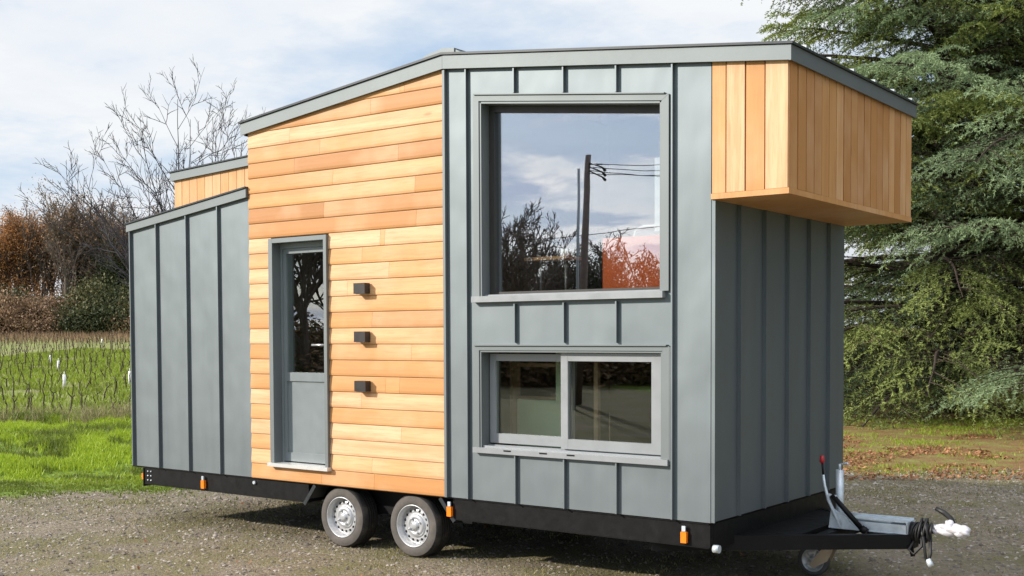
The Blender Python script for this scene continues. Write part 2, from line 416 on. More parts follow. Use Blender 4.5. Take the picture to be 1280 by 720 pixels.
b.box(XR-.036, XR-.001, 0, W, shed_u(XR), shed_u(XR)+.072)
b.build('rear_fascia', M['trim'], house)
b = MB()
b.xz([(XR-.05, shed_u(XR-.05)+.076), (XW-.002, shed_u(XW)+.084), (XW-.002, shed_u(XW)+.098), (XR-.05, shed_u(XR-.05)+.090)], -.048, W+.048)
b.build('rear_roof', M['roofedge'], house)

# --- raised cedar box over the rear roof
b = MB(); bx0, by = -6.42, .5
lu = lambda x: 3.478+(x+6.43)*.047
n = 14; pitch = (XW-.004-bx0)/n
for i in range(n):
    x0 = bx0+i*pitch+.003; x1 = bx0+(i+1)*pitch-.003; b.cur = tone(.55+.3*random.random())
    b.xz([(x0, shed_u(x0)+.09), (x1, shed_u(x1)+.09), (x1, lu(x1)+.01), (x0, lu(x0)+.01)], by-.02+random.random()*.002, by)
b.cur = tone(.2)
b.xz([(bx0+.004, shed_u(bx0)+.095), (XW-.006, shed_u(XW)+.10), (XW-.006, lu(XW)+.01), (bx0+.004, lu(bx0)+.01)], by+.001, W-.02)
b.cur = tone(.6)
for i in range(14):
    y0 = by+.14*i; b.box(bx0-.018, bx0, y0+.003, y0+.137, shed_u(bx0)+.095, lu(bx0)); 
b.build('raised_wood_box', M['woodV'], house)
b = MB()
b.xz([(bx0-.03, lu(bx0)), (XW-.004, lu(XW)), (XW-.004, lu(XW)+.085), (bx0-.03, lu(bx0)+.083)], by-.05, W+.01)
b.build('raised_box_fascia', M['trim'], house)
b = MB(); b.xz([(bx0-.045, lu(bx0)+.085), (XW-.003, lu(XW)+.087), (XW-.003, lu(XW)+.100), (bx0-.045, lu(bx0)+.098)], by-.062, W+.02); b.build('raised_box_roof', M['roofedge'], house)

# --- cedar cladding of the middle
prof = [(0, 0.), (.002, .008), (.007, .0115), (.025, .0130), (.060, .0110), (.100, .0070), (.130, .0045), (.1365, .0030)]
dx0, dx1, dz0, dz1 = -4.42, -3.682, .690, 2.742
def board(b, x0, x1, z0, tn):
    b.cur = tn
    if x1-x0 < .01: return
    b.hull([(x0, -o-.0, z0+h) for h, o in prof]+[(x0, .012, z0+.137), (x0, .012, z0)], [(x1, -o, z0+h) for h, o in prof]+[(x1, .012, z0+.137), (x1, .012, z0)])
b = MB(); z = ZB-.004; k = 0
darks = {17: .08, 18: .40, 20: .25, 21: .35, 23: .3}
while z < 4.0:
    cuts = [XW+.002, XG-.014]
    for _ in range(1 if random.random() < .75 else 2): cuts.append(random.uniform(XW+.4, XG-.3))
    cuts.sort(); base_t = random.choice([.35, .6, .85, .95, .45, .75])
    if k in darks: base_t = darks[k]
    for c0, c1 in zip(cuts[:-1], cuts[1:]):
        tn = tone(min(1, max(0, base_t+random.uniform(-.2, .2))))
        if z+.137 > dz0+.012 and z < dz1-.012:
            if c0 < dx0: board(b, c0+.001, min(c1, dx0)-.001, z, tn)
            if c1 > dx1: board(b, max(c0, dx1)+.001, c1-.001, z, tn)
        else: board(b, c0+.001, c1-.001, z, tn)
    z += .138; k += 1
sl = (3.987-3.719)/(4.706-2.352)
b.clip((XG, 0, roof_u(XG)+.012), (-sl, 0, 1))
for fc in b.bm.faces: fc.smooth = False
b.build('cedar_cladding', M['woodH'], house)
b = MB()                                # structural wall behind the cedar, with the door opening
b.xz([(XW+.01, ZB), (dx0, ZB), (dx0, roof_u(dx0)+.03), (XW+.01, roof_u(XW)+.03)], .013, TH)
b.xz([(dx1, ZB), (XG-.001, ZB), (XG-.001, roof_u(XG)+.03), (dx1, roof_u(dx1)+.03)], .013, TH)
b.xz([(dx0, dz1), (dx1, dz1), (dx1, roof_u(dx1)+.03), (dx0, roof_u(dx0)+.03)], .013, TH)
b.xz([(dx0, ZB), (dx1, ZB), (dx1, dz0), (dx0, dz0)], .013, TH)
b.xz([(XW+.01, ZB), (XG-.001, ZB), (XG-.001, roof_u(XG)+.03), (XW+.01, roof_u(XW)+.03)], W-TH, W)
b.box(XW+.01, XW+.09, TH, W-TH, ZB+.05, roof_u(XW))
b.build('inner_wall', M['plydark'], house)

# --- main roof: fascia, sheet, ribs, ridge cap
for y0, y1 in ((-.042, -.031), (W+.031, W+.042)):
    b = MB()
    b.xz([(XW-.06, roof_u(XW-.06)), (XG, roof_u(XG)), (XG, roof_u(XG)+.106), (XW-.06, roof_u(XW-.06)+.106)], y0, y1)
    b.xz([(XG+.002, roof_u(XG)), (XO+.03, roof_u(XO+.03)), (XO+.03, roof_u(XO+.03)+.100), (XG+.002, roof_u(XG)+.106)], y0, y1)
    b.build('fascia', M['trim'], house)
b = MB()
for y0, y1 in ((-.031, .10), (W-.10, W+.031)):   # soffit blocks behind the fascia
    b.xz([(XW-.058, roof_u(XW-.058)+.032), (XG, roof_u(XG)+.032), (XO+.018, roof_u(XO+.018)+.032), (XO+.018, roof_u(XO+.018)+.098), (XG, roof_u(XG)+.102), (XW-.058, roof_u(XW-.058)+.102)], y0, y1)
b.box(XW-.06, XW-.045, 0, W, roof_u(XW-.06), roof_u(XW-.06)+.104)
b.build('soffit', M['roofedge'], house)
b = MB(); zf = roof_u(XO+.03); b.box(XO+.0185, XO+.0305, -.0425, W+.0425, zf-.001, zf+.100); b.build('front_fascia', M['trim'], house)
b = MB()
sec = [(XW-.075, roof_u(XW-.075)+.108), (XG, roof_u(XG)+.110), (XO+.045, roof_u(XO+.045)+.103), (XO+.045, roof_u(XO+.045)+.119), (XG, roof_u(XG)+.128), (XW-.075, roof_u(XW-.075)+.124)]
b.xz(sec, -.056, W+.056)
roof = b.build('roof', M['roofedge'], house)
b = MB()
for y in (.22, .655, 1.10, 1.55, 1.985, 2.42):
    b.xz([(XG+.3, roof_u(XG+.3)+.122), (XO+.035, roof_u(XO+.035)+.118), (XO+.035, roof_u(XO+.035)+.142), (XG+.3, roof_u(XG+.3)+.150)], y-.022, y+.022)
b.build('roof_rib', M['zinc_rib'], roof)
b = MB()
cap = [(-2.56, 0), (-2.46, .016), (-2.36, .026), (-2.24, .026)]
lo = [(x, roof_u(x)+.127) for x, h in cap]; hi = [(x, roof_u(x)+.150+h*.6) for x, h in cap]
b.xz(lo+hi[::-1], -.03, W+.03); b.xz([(-2.239, roof_u(-2.2)+.128), (-2.16, roof_u(-2.16)+.124), (-2.239, roof_u(-2.239)+.157)], -.02, W+.02)
b.build('ridge_cap', M['trim'], roof)

# --- cedar box jutting over the drawbar
b = MB(); zo = 2.781
edges = [0.004, .113, .255, .396, .562]
for i in range(4):
    b.cur = tone((.62, .98, .42, 1.)[i])
    b.xz([(edges[i]+.005, zo+.04), (edges[i+1]-.005, zo+.04), (edges[i+1]-.005, roof_u(edges[i+1])+.01), (edges[i]+.005, roof_u(edges[i])+.01)], -.004-.004*(i % 2), .02)
ny = 18; pw = W/ny
for i in range(ny):
    b.cur = tone(random.choice([.2, .45, .3, .65, .8, .5, .12]))
    y0, y1 = i*pw+(.02 if i == 0 else .006), (i+1)*pw-.006
    b.box(XO-.018, XO+.001+.005*random.random(), y0, y1, zo+.04, roof_u(XO)+.012)
    b.box(.02, XO-.02, W-.018, W-.0, zo+.04, roof_u(XO)) if i == 0 else None
b.cur = tone(.5)
b.box(.004, XO+.006, -.010, W+.006, zo, zo+.038)
b.cur = tone(.12); b.box(.03, XO-.019, .021, W-.021, zo+.039, roof_u(XO)-.02)
b.build('overhang_wood_box', M['woodV'], house)

# --- picture window (top edge parallel to the roof)
win = empty('picture_window', (-1.18, 0, 2.9)); win.parent = house; win.location = Vector((-1.18, 0, 2.9))-house.location
def wpt(o): return o
b = MB()
ox0, ox1 = -2.056, -.316
ot = lambda x: bt(x)+.045
yo, yi = -.026, .012
b.xz([(ox0, bwz0), (bwx0, bwz0), (bwx0, bt(bwx0)), (ox0, ot(ox0))], yo, .0-.001)
b.xz([(bwx1, bwz0), (ox1, bwz0), (ox1, ot(ox1)), (bwx1, bt(bwx1))], yo, -.001)
b.xz([(bwx0+.0005, bt(bwx0)), (bwx1-.0005, bt(bwx1)), (ox1, ot(ox1)+.0), (ox0, ot(ox0)+.0)], yo-.001, -.001)
b.xz([(ox0+.01, ot(ox0)+.001), (ox1-.03, ot(ox1-.03)+.001), (ox1-.03, ot(ox1-.03)+.010), (ox0+.01, ot(ox0)+.010)], yo-.014, -.002)
# reveal lining
rv = .018
b.xz([(bwx0+.0, bwz0), (bwx0+rv, bwz0), (bwx0+rv, bt(bwx0+rv)-rv), (bwx0, bt(bwx0)-.0)], -.018, .12)
b.xz([(bwx1-rv, bwz0), (bwx1, bwz0), (bwx1, bt(bwx1)), (bwx1-rv, bt(bwx1-rv)-rv)], -.018, .12)
b.xz([(bwx0+rv, bt(bwx0+rv)-rv), (bwx1-rv, bt(bwx1-rv)-rv), (bwx1-rv, bt(bwx1-rv)-.001), (bwx0+rv, bt(bwx0+rv)-.001)], -.018, .12)
b.build('surround', M['trim'], win)
b = MB(); b.box(ox0-.008, ox1-.035, -.052, .10, 2.118, bwz0-.001); b.box(bwx0+.02, bwx1-.02, .02, .10, bwz0, bwz0+.012); b.bevel(.003)
b.build('sill', M['sash'], win)
b = MB()
ix0, ix1 = bwx0+rv+.001, bwx1-rv-.001; fwid = .05
g0 = bwz0+.014; gt = lambda x: bt(x)-rv-.001
b.xz([(ix0, g0), (ix0+fwid, g0), (ix0+fwid, gt(ix0+fwid)-fwid), (ix0, gt(ix0))], .085, .15)
b.xz([(ix1-fwid, g0), (ix1, g0), (ix1, gt(ix1)), (ix1-fwid, gt(ix1-fwid)-fwid)], .085, .15)
b.xz([(ix0+fwid, gt(ix0+fwid)-fwid), (ix1-fwid, gt(ix1-fwid)-fwid), (ix1, gt(ix1)), (ix0, gt(ix0))], .086, .15)
b.xz([(ix0+fwid, g0), (ix1-fwid, g0), (ix1-fwid, g0+.02), (ix0+fwid, g0+.02)], .086, .15)
b.build('frame', M['darkframe'], win)
b = MB()
px0, px1 = ix0+fwid-.004, ix1-fwid+.004
b.xz([(px0, g0+.016), (px1, g0+.016), (px1, gt(px1)-fwid+.004), (px0, gt(px0)-fwid+.004)], .112, .118)
b.build('pane', M['glass_up'], win)

# --- sliding window
sw = empty('sliding_window'); sw.parent = house; sw.location = Vector((-1.18, 0, 1.35))-house.location
b = MB(); o0, o1, p0, p1 = -2.066, -.310, .932, 1.776
b.box(o0, lwx0, yo, -.001, lwz0, p1); b.box(lwx1, o1, yo, -.001, lwz0, p1); b.box(lwx0+.0005, lwx1-.0005, yo, -.001, lwz1, p1-.0005)
b.box(o0+.01, o1-.02, yo-.014, -.002, p1+.001, p1+.010)
b.box(lwx0, lwx0+.016, -.018, .14, lwz0, lwz1-.016); b.box(lwx1-.016, lwx1, -.018, .14, lwz0, lwz1-.016); b.box(lwx0, lwx1, -.018, .14, lwz1-.015, lwz1-.0005)
b.box(lwx1+.058, lwx1+.066, yo-.002, -.001, .94, 1.77)
b.bevel(.002)
b.build('surround', M['trim'], sw)
b = MB(); b.box(o0+.004, o1-.004, -.045, .14, p0, lwz0-.001); b.box(lwx0+.018, lwx1-.018, .0, .012, lwz0, lwz0+.014); b.box(lwx0+.018, lwx1-.018, .062, .074, lwz0, lwz0+.018)
b.bevel(.003)
for x in (-1.72, -1.38, -1.13): b.box(x-.035, x+.035, -.047, -.044, .955, .966, 1)
b.build('sill', [M['sash'], M['black']], sw)
def sash(parent, name, x0, x1, z0, z1, y, side_l, side_r, tb, bb, fm, gm):
    s_ = MB(); d = .045
    s_.box(x0, x0+side_l, y, y+d, z0, z1); s_.box(x1-side_r, x1, y, y+d, z0, z1)
    s_.box(x0+side_l, x1-side_r, y+.001, y+d, z1-tb, z1); s_.box(x0+side_l, x1-side_r, y+.001, y+d, z0, z0+bb)
    s_.bevel(.003); o = s_.build(name, fm, parent)
    g = MB(); g.box(x0+side_l-.004, x1-side_r+.004, y+.02, y+.026, z0+bb-.004, z1-tb+.004); g.build('pane', gm, parent)
sash(sw, 'sash', -1.985, -1.205, 1.005, 1.712, .085, .055, .05, .055, .075, M['sash'], M['glass_lo'])
sash(sw, 'sash', -1.262, -.385, .998, 1.722, .022, .062, .095, .060, .075, M['sash'], M['glass_lo'])

# --- door
door = empty('door'); door.parent = house; door.location = Vector((-4.05, 0, .7))-house.location
b = MB()
b.box(dx0, dx0+.05, -.040, .10, dz0+.02, dz1); b.box(dx1-.035, dx1, -.040, .10, dz0+.02, dz1); b.box(dx0+.0505, dx1-.0355, -.039, .10, dz1-.04, dz1-.0005)
b.bevel(.002)
b.build('surround', M['trim'], door)
b = MB(); b.box(dx0-.02, dx1+.012, -.062, .11, dz0-.014, dz0+.018); b.bevel(.003); b.build('threshold', M['sill_light'], door)
b = MB(); q0, q1 = dx0+.051, dx1-.036; zt = dz1-.042; zb = dz0+.020
y0 = .060
b.box(q0, q0+.022, y0, .15, zb, zt); b.box(q1-.015, q1, y0, .15, zb, zt); b.box(q0+.0225, q1-.0155, y0, .15, zt-.045, zt)
b.bevel(.002)
b.build('door_frame', M['doorgrey'], door)
l0, l1 = q0+.024, q1-.017
b = MB(); y1_ = .072
b.box(l0, l0+.034, y1_, .15, zb+.01, zt-.047); b.box(l1-.050, l1, y1_, .15, zb+.01, zt-.047)
b.box(l0+.034, l1-.050, y1_+.001, .15, zt-.092, zt-.047); b.box(l0+.034, l1-.050, y1_+.001, .15, 1.452, 1.53); b.box(l0+.034, l1-.050, y1_+.001, .15, zb+.01, zb+.09)
b.bevel(.003)
b.box(l0+.03, l1-.045, y1_+.014, .146, zb+.085, 1.455)
b.build('door_leaf', M['doorgrey'], door)
b = MB(); b.box(l0+.030, l1-.045, y1_+.018, y1_+.024, 1.528, zt-.09); b.build('pane', M['glass_door'], door)
b = MB(); hx = l1-.060
b.box(hx-.016, hx+.016, y1_-.012, y1_, 1.60, 1.82); b.tube([(hx, y1_, 1.78), (hx, y1_-.055, 1.78), (hx-.02, y1_-.06, 1.78), (hx-.125, y1_-.06, 1.78)], .010, 8); b.tube([(hx, y1_-.02, 1.66), (hx, y1_, 1.66)], .013, 10)
b.build('handle', M['steelhandle'], door)

# --- three wall lamps
for zc in (2.262, 1.852, 1.432):
    b = MB(); b.box(-3.315, -3.185, -.082, -.018, zc-.045, zc+.045); b.bevel(.004, 2); b.box(-3.29, -3.21, -.019, -.002, zc-.03, zc+.03)
    lo_ = b.build('wall_lamp', M['lamp_body'], house)
    b = MB(); b.box(-3.295, -3.205, -.074, -.026, zc-.049, zc-.0455); b.build('lens', M['lamp_glass'], lo_)

# --- interior seen through the glass
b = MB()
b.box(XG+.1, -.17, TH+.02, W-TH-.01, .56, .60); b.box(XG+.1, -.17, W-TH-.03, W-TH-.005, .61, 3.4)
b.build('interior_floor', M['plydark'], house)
b = MB(); b.box(XG+.1, -.17, .30, W-TH-.04, 1.93, 2.05); b.box(-2.16, -2.08, .25, .33, .61, 1.92); b.box(-1.12, -1.085, .26, .30, .61, 1.92); b.box(-.32, -.165, .17, .35, .61, 3.3)
b.build('loft_floor', M['ply'], house)
b = MB(); b.box(-2.02, -1.62, .50, .54, .61, 1.33); b.box(-1.62, -1.52, .48, .54, .61, 1.90); b.build('interior_partition', M['sage'], house)
b = MB(); b.box(-2.06, -2.03, .45, .56, .61, 1.9); b.box(-2.02, -1.63, .51, .53, 1.335, 1.36); b.box(-2.02, -1.63, .51, .53, 1.60, 1.63); b.build('interior_shelf', M['ply'], house)
b = MB(); b.box(-2.02, -1.63, .70, .72, 1.37, 1.60); b.build('interior_picture_board', M['orangefab'], house) if False else None
b = MB(); b.box(-.612, -.50, .30, .33, 2.62, 3.16); b.bevel(.008, 2); b.build('interior_white_panel', M['whitec'], house)
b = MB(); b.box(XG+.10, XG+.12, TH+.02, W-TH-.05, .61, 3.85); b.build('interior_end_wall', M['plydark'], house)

# --- chassis
ch = MB()
for y0, y1 in ((.020, .075), (W-.075, W-.020)):
    for xa, xb in ((-6.37, -3.99), (-2.32, -.013)):
        ch.box(xa, xb, y0, y1, .372, .534)
        ch.box(xa+.01, xb-.005, y0-.006 if y0 < 1 else y1-.04, y0+.04 if y0 < 1 else y1+.006, .366, .3715)
ch.box(-3.99, -2.32, .26, .31, .372, .534); ch.box(-3.99, -2.32, W-.31, W-.26, .372, .534); ch.box(-4.05, -3.991, .08, .30, .372, .534); ch.box(-2.319, -2.26, .08, .30, .372, .534)
for x in (-6.3, -5.5, -4.6, -4.1, -2.0, -1.2, -.5): ch.box(x-.03, x+.03, .08, W-.08, .40, .53)
ch.box(-6.55, -.02, .012, W-.012, .535, .549)
ch.box(-.10, -.012, .0755, W-.0755, .350, .534)
ch.box(-6.385, -6.371, .012, W-.012, .345, .53)
for x in (-3.598, -2.768): ch.box(x-.04, x+.04, .24, W-.24, .24, .31)
ch.box(-4.0, -2.3, .245, .30, .30, .37); ch.box(-4.0, -2.3, W-.30, W-.245, .30, .37)
for i in range(3):
    for j in range(2): ch.lathe([(0.0001, -.008), (.007, -.008), (.007, 0)], (-6.31+j*.05, .02, .41+i*.045), 'Y', 8, 1)
ch.tube([(.0, .05, .365), (.045, .05, .365)], .028, 12, 1); ch.tube([(-4.70, .02, .50), (-4.70, .0, .50)], .016, 10, 1)
chassis = ch.build('chassis', [M['black'], M['galv']], house)
for s_, yy in ((1, .02), (-1, W-.02)):
    for (xa, xb) in ((-3.90, -4.04), (-2.45, -2.30)):
        b = MB(); p, q = Vector((xa, yy+s_*.09, .532)), Vector((xb, yy+s_*.09, .350)); b.bar(p, q, .016, .19, (0, 1, 0)); b.bar(p+Vector((0, -s_*.095, 0)), q+Vector((0, -s_*.095, 0)), .034, .012, (0, 1, 0))
        b.build('mudguard', M['roofedge'], chassis)
b = MB(); b.box(-6.43, -6.386, .03, .14, .41, .47); b.bevel(.006)
b.build('rear_lamp', M['orange'], chassis)
for x in (-5.425, -2.339, -.205):
    m_ = MB(); m_.box(x-.022, x+.022, -.012, .016, .392, .470); m_.bevel(.008, 3); o = m_.build('marker_lamp', M['orange'], chassis)
    m_ = MB(); m_.box(x-.014, x+.014, -.010, .0, .474, .512); m_.build('bracket', M['galv'], o)

# --- wheels
def wheel(cx, sgn, parent):
    y_out = .035 if sgn > 0 else W-.035
    c = (cx, y_out, .268); Yo = lambda o: o*sgn
    w = empty('wheel'); w.parent = parent; w.location = Vector(c)-house.location
    b = MB()
    b.lathe([(r, Yo(o)) for r, o in ((.176, .012), (.180, .003), (.190, -.002), (.208, -.004), (.232, -.003), (.252, .005))], c, 'Y', 64, 1)
    b.lathe([(r, Yo(o)) for r, o in ((.252, .005), (.261, .014), (.266, .032), (.268, .06))], c, 'Y', 64, 0)
    for g in range(4):
        y0 = .06+g*.028
        b.lathe([(r, Yo(o)) for r, o in ((.268, y0), (.268, y0+.020), (.260, y0+.022), (.260, y0+.026), (.268, y0+.028))], c, 'Y', 64)
    b.lathe([(r, Yo(o)) for r, o in ((.268, .172), (.260, .190), (.235, .20), (.176, .20), (.176, .012))], c, 'Y', 64)
    b.build('tyre', [M['tyre'], M['sidewall']], w)
    b = MB()
    b.lathe([(r, Yo(o)) for r, o in ((.180, .010), (.180, .000), (.175, -.004), (.170, .000), (.168, .014), (.160, .022), (.156, .05), (.150, .062), (.147, .060), (.140, .052), (.128, .046), (.112, .044), (.100, .050), (.094, .040), (.088, .030), (.074, .026), (.062, .028), (.056, .034), (.050, .030), (.038, .028), (.034, .018), (.022, .012), (0.0001, .012))], c, 'Y', 64)
    for k_ in range(4):
        a = k_*math.pi/2+.5; p = (c[0]+.062*math.cos(a), c[1], c[2]+.062*math.sin(a)); b.lathe([(.0001, Yo(.012)), (.009, Yo(.012)), (.0105, Yo(.03))], p, 'Y', 6)
    for k_ in range(16):
        a = k_*math.pi/8+.1; p = (c[0]+.127*math.cos(a), c[1], c[2]+.127*math.sin(a)); b.lathe([(.0001, Yo(.0435)), (.0115, Yo(.0435)), (.012, Yo(.052))], p, 'Y', 12, 1)
    for k_ in range(4):
        a = k_*math.pi/2+1.28; p = (c[0]+.040*math.cos(a), c[1], c[2]+.040*math.sin(a)); b.lathe([(.0001, Yo(.026)), (.005, Yo(.026)), (.005, Yo(.032))], p, 'Y', 8, 1)
    b.build('rim', [M['rim'], M['hole']], w)
for cx in (-3.598, -2.768):
    for sgn in (1, -1): wheel(cx, sgn, house)

# --- drawbar with overrun gear
b = MB()
b.bar((-.5, .06, .352), (.99, 1.20, .352), .055, .105); b.bar((-.5, W-.06, .352), (.99, 1.30, .352), .055, .105)
b.hull([(-.09, .40, .33), (.34, .72, .33), (.34, 1.75, .33), (-.09, 2.1, .33)], [(-.09, .40, .40), (.34, .72, .40), (.34, 1.75, .40), (-.09, 2.1, .40)]); b.box(.93, 1.02, 1.19, 1.31, .30, .402); b.box(.40, .47, .80, 1.70, .31, .39); b.bar((.985, 1.25, .30), (1.0, 1.25, .235), .012, .03)
db = b.build('drawbar', M['black'], house)
b = MB()
b.box(.42, .98, 1.165, 1.172, .404, .470); b.box(.42, .98, 1.328, 1.335, .404, .505); b.box(.42, .98, 1.16, 1.34, .400, .408)
b.box(.56, .98, 1.175, 1.327, .484, .492); b.box(.975, .985, 1.165, 1.335, .40, .49)
b.tube([(.55, 1.25, .45), (.97, 1.25, .45)], .033, 14); b.tube([(.6, 1.20, .475), (.72, 1.21, .48), (.86, 1.20, .475)], .016, 8)
b.xz([(.40, .404), (.62, .404), (.52, .50), (.42, .56)], 1.150, 1.158)
b.bevel(.002)
b.build('overrun_housing', M['galv'], db)
b = MB(); b.tube([(.50, 1.14, .43), (.445, 1.14, .52), (.40, 1.14, .62), (.372, 1.14, .72), (.360, 1.14, .80)], [.012, .014, .013, .011, .009], 10); b.bar((.50, 1.14, .42), (.40, 1.14, .62), .008, .035, (0, 1, 0)); b.bar((.41, 1.12, .655), (.47, 1.12, .645), .012, .02)
hb = b.build('hand_brake_lever', M['galv'], db)
b = MB(); b.tube([(.360, 1.14, .80), (.352, 1.14, .89)], [.008, .008], 8, 1); b.tube([(.352, 1.14, .885), (.351, 1.14, .90), (.350, 1.14, .945)], [.010, .021, .015], 10); b.build('grip', [M['red'], M['black']], hb)
b = MB(); b.tube([(.435, 1.125, .655), (.66, 1.125, .425)], .020, 10); b.tube([(.66, 1.125, .425), (.70, 1.125, .40)], .03, 8); b.build('gas_strut', M['black'], db)
b = MB(); b.tube([(.405, 1.36, .36), (.405, 1.36, .82)], .030, 14); b.tube([(.405, 1.36, .82), (.405, 1.36, .865)], .011, 8); b.tube([(.405, 1.36, .455), (.405, 1.36, .475)], .042, 12); b.box(.35, .46, 1.34, 1.38, .43, .445)
b.tube([(.395, 1.36, .855), (.46, 1.36, .875), (.475, 1.36, .86)], .008, 8)
jw = b.build('jockey_wheel', M['galv'], db)
b = MB(); b.tube([(.405, 1.36, .36), (.405, 1.34, .24)], .026, 12)
for yy in (1.225, 1.325): b.hull([(.43, yy, .275), (.36, yy, .275), (.215, yy, .09), (.25, yy, .065), (.36, yy, .13)], [(.43, yy+.012, .275), (.36, yy+.012, .275), (.215, yy+.012, .09), (.25, yy+.012, .065), (.36, yy+.012, .13)])
b.box(.36, .43, 1.225, 1.337, .262, .282)
b.build('fork', M['beige'], jw)
b = MB(); c = (.235, 1.255, .122); b.lathe([(.090, .0), (.112, -.003), (.122, .006), (.122, .044), (.112, .053), (.090, .05)], c, 'Y', 32); wt = b.build('tyre', M['greyrubber'], jw)
b = MB(); b.lathe([(.091, .002), (.085, -.003), (.079, .012), (.035, .012), (.030, -.004), (.0001, -.004)], c, 'Y', 32); b.lathe([(.091, .048), (.080, .040), (.0001, .04)], c, 'Y', 32)
for k_ in range(5): a = k_*math.tau/5; b.bar((c[0]+.02*math.cos(a), c[1]+.006, c[2]+.02*math.sin(a)), (c[0]+.074*math.cos(a), c[1]+.006, c[2]+.074*math.sin(a)), .012, .012, (0, 1, 0))
b.build('rim', M['rim'], jw)
b = MB(); b.tube([(.98, 1.25, .44), (1.06, 1.25, .445), (1.16, 1.25, .445)], [.05, .035, .03], 14); b.build('bellows', M['rubber'], db)
b = MB(); b.tube([(1.13, 1.25, .45), (1.22, 1.25, .455), (1.36, 1.25, .445)], [.028, .038, .036], 12); b.build('coupling_head', M['galv'], db)
b = MB(); b.tube([(1.30, 1.25, .47), (1.27, 1.25, .53), (1.22, 1.25, .572), (1.16, 1.25, .60)], [.014, .018, .019, .015], 10); b.build('coupling_handle', M['rubber'], db)
# loops of cable
b = MB(); rr_ = random.Random(4)
for k_ in range(9):
    pts = []; ph = rr_.random()*6; cx_ = 1.03+.012*k_; rad = .055+.028*rr_.random(); dz = .43+.03*rr_.random()-.02
    for j in range(25):
        a = j*math.tau/24; pts.append((cx_+.022*math.sin(a+ph), 1.23+rad*math.cos(a), dz+rad*1.12*math.sin(a)))
    b.tube(pts, .0085, 6, cap=False)
b.tube([(1.07, 1.18, .47), (1.10, 1.16, .40), (1.115, 1.15, .30), (1.125, 1.15, .235), (1.14, 1.155, .225), (1.15, 1.17, .28), (1.14, 1.19, .38)], .011, 8)
b.tube([(1.03, 1.18, .36), (1.0, 1.15, .30), (1.04, 1.14, .27), (1.09, 1.16, .33), (1.08, 1.18, .42)], .010, 8)
b.build('cable_loop', M['rubber'], db)
b = MB(); b.tube([(1.135, 1.155, .245), (1.15, 1.155, .215), (1.16, 1.155, .195)], [.018, .022, .020], 12); b.build('cable_plug', M['galv'], db)

# white plastic film wrapped round the coupling: its own thing
def crumple(name, parts, mat, label, cat, seed):
    bm = bmesh.new(); rr = random.Random(seed)
    for (c, s) in parts:
        r_ = bmesh.ops.create_icosphere(bm, subdivisions=4, radius=1)
        for v in r_['verts']:
            d = v.co.copy(); f = 1+.16*math.sin(3.1*d.x+2*d.z+seed)*math.cos(3*d.y+2*d.z)+.12*abs(math.sin(3*d.z+2.5*d.x+1))-.08*abs(math.sin(4*d.y-3*d.x+2*d.z))
            v.co = Vector((d.x*s[0]*f, d.y*s[1]*f, d.z*s[2]*f))+Vector(c)
    me = bpy.data.meshes.new(name); bm.to_mesh(me); bm.free()
    o = link(name, me, mat); 
    return tag(o, label, cat)
bag = crumple('plastic_wrap', [((0, 0, 0), (.13, .055, .047)), ((.11, -.005, -.005), (.075, .052, .043)), ((-.12, 0, -.005), (.055, .04, .035)), ((-.01, 0, .03), (.045, .04, .045))], M['plasticbag'], 'crumpled white plastic wrapped over the coupling at the drawbar tip', 'plastic wrap', 2)
bag.location = (1.27, 1.235, .455); bag.scale = (.74, .9, .95)

# --- furniture visible behind the big pane
t_ = empty('side_table', (-1.6, .40, 2.05), 0, 'thin-legged side table with pale wooden top behind the large window', 'table')
b = MB(); b.box(-1.80, -1.40, .30, .52, 2.452, 2.476); b.build('tabletop', M['tabletop'], t_)
for x in (-1.68, -1.44):
    b = MB(); b.tube([(x, .36, 2.053), (x, .36, 2.451)], .009, 8); b.build('leg', M['sash'], t_)
b = MB(); b.lathe([(.0001, 0), (.035, 0), (.052, .02), (.056, .055), (.052, .055), (.046, .02), (.0001, .012)], (-1.44, .38, 2.478), 'Z', 24)
o = b.build('cup', M['whitec'], None); tag(o, 'small white cup on the right end of the side table', 'cup')
ac = empty('armchair', (-.75, .6, 2.05), 0, 'burnt orange square-backed armchair behind the large window', 'armchair')
b = MB(); b.box(-1.10, -.40, .36, .44, 2.053, 2.598); b.bevel(.012, 3); b.build('backrest', M['orangefab'], ac)
b = MB(); b.box(-1.08, -.42, .445, 1.00, 2.06, 2.30); b.bevel(.03, 3); b.build('seat', M['orangefab'], ac)
wc = empty('white_chair', (-.91, .9, 2.05), 0, 'white tubular chair back showing above the orange armchair', 'chair')
b = MB(); b.tube([(-1.15, .9, 2.06), (-1.15, .9, 2.62), (-1.12, .9, 2.70), (-1.05, .9, 2.725), (-.75, .9, 2.725), (-.69, .9, 2.70), (-.67, .9, 2.06)], .014, 10); b.build('frame', M['whitec'], wc)
b = MB(); b.box(-1.13, -.69, .89, .91, 2.54, 2.69); b.build('backrest', M['doorgrey'], wc)

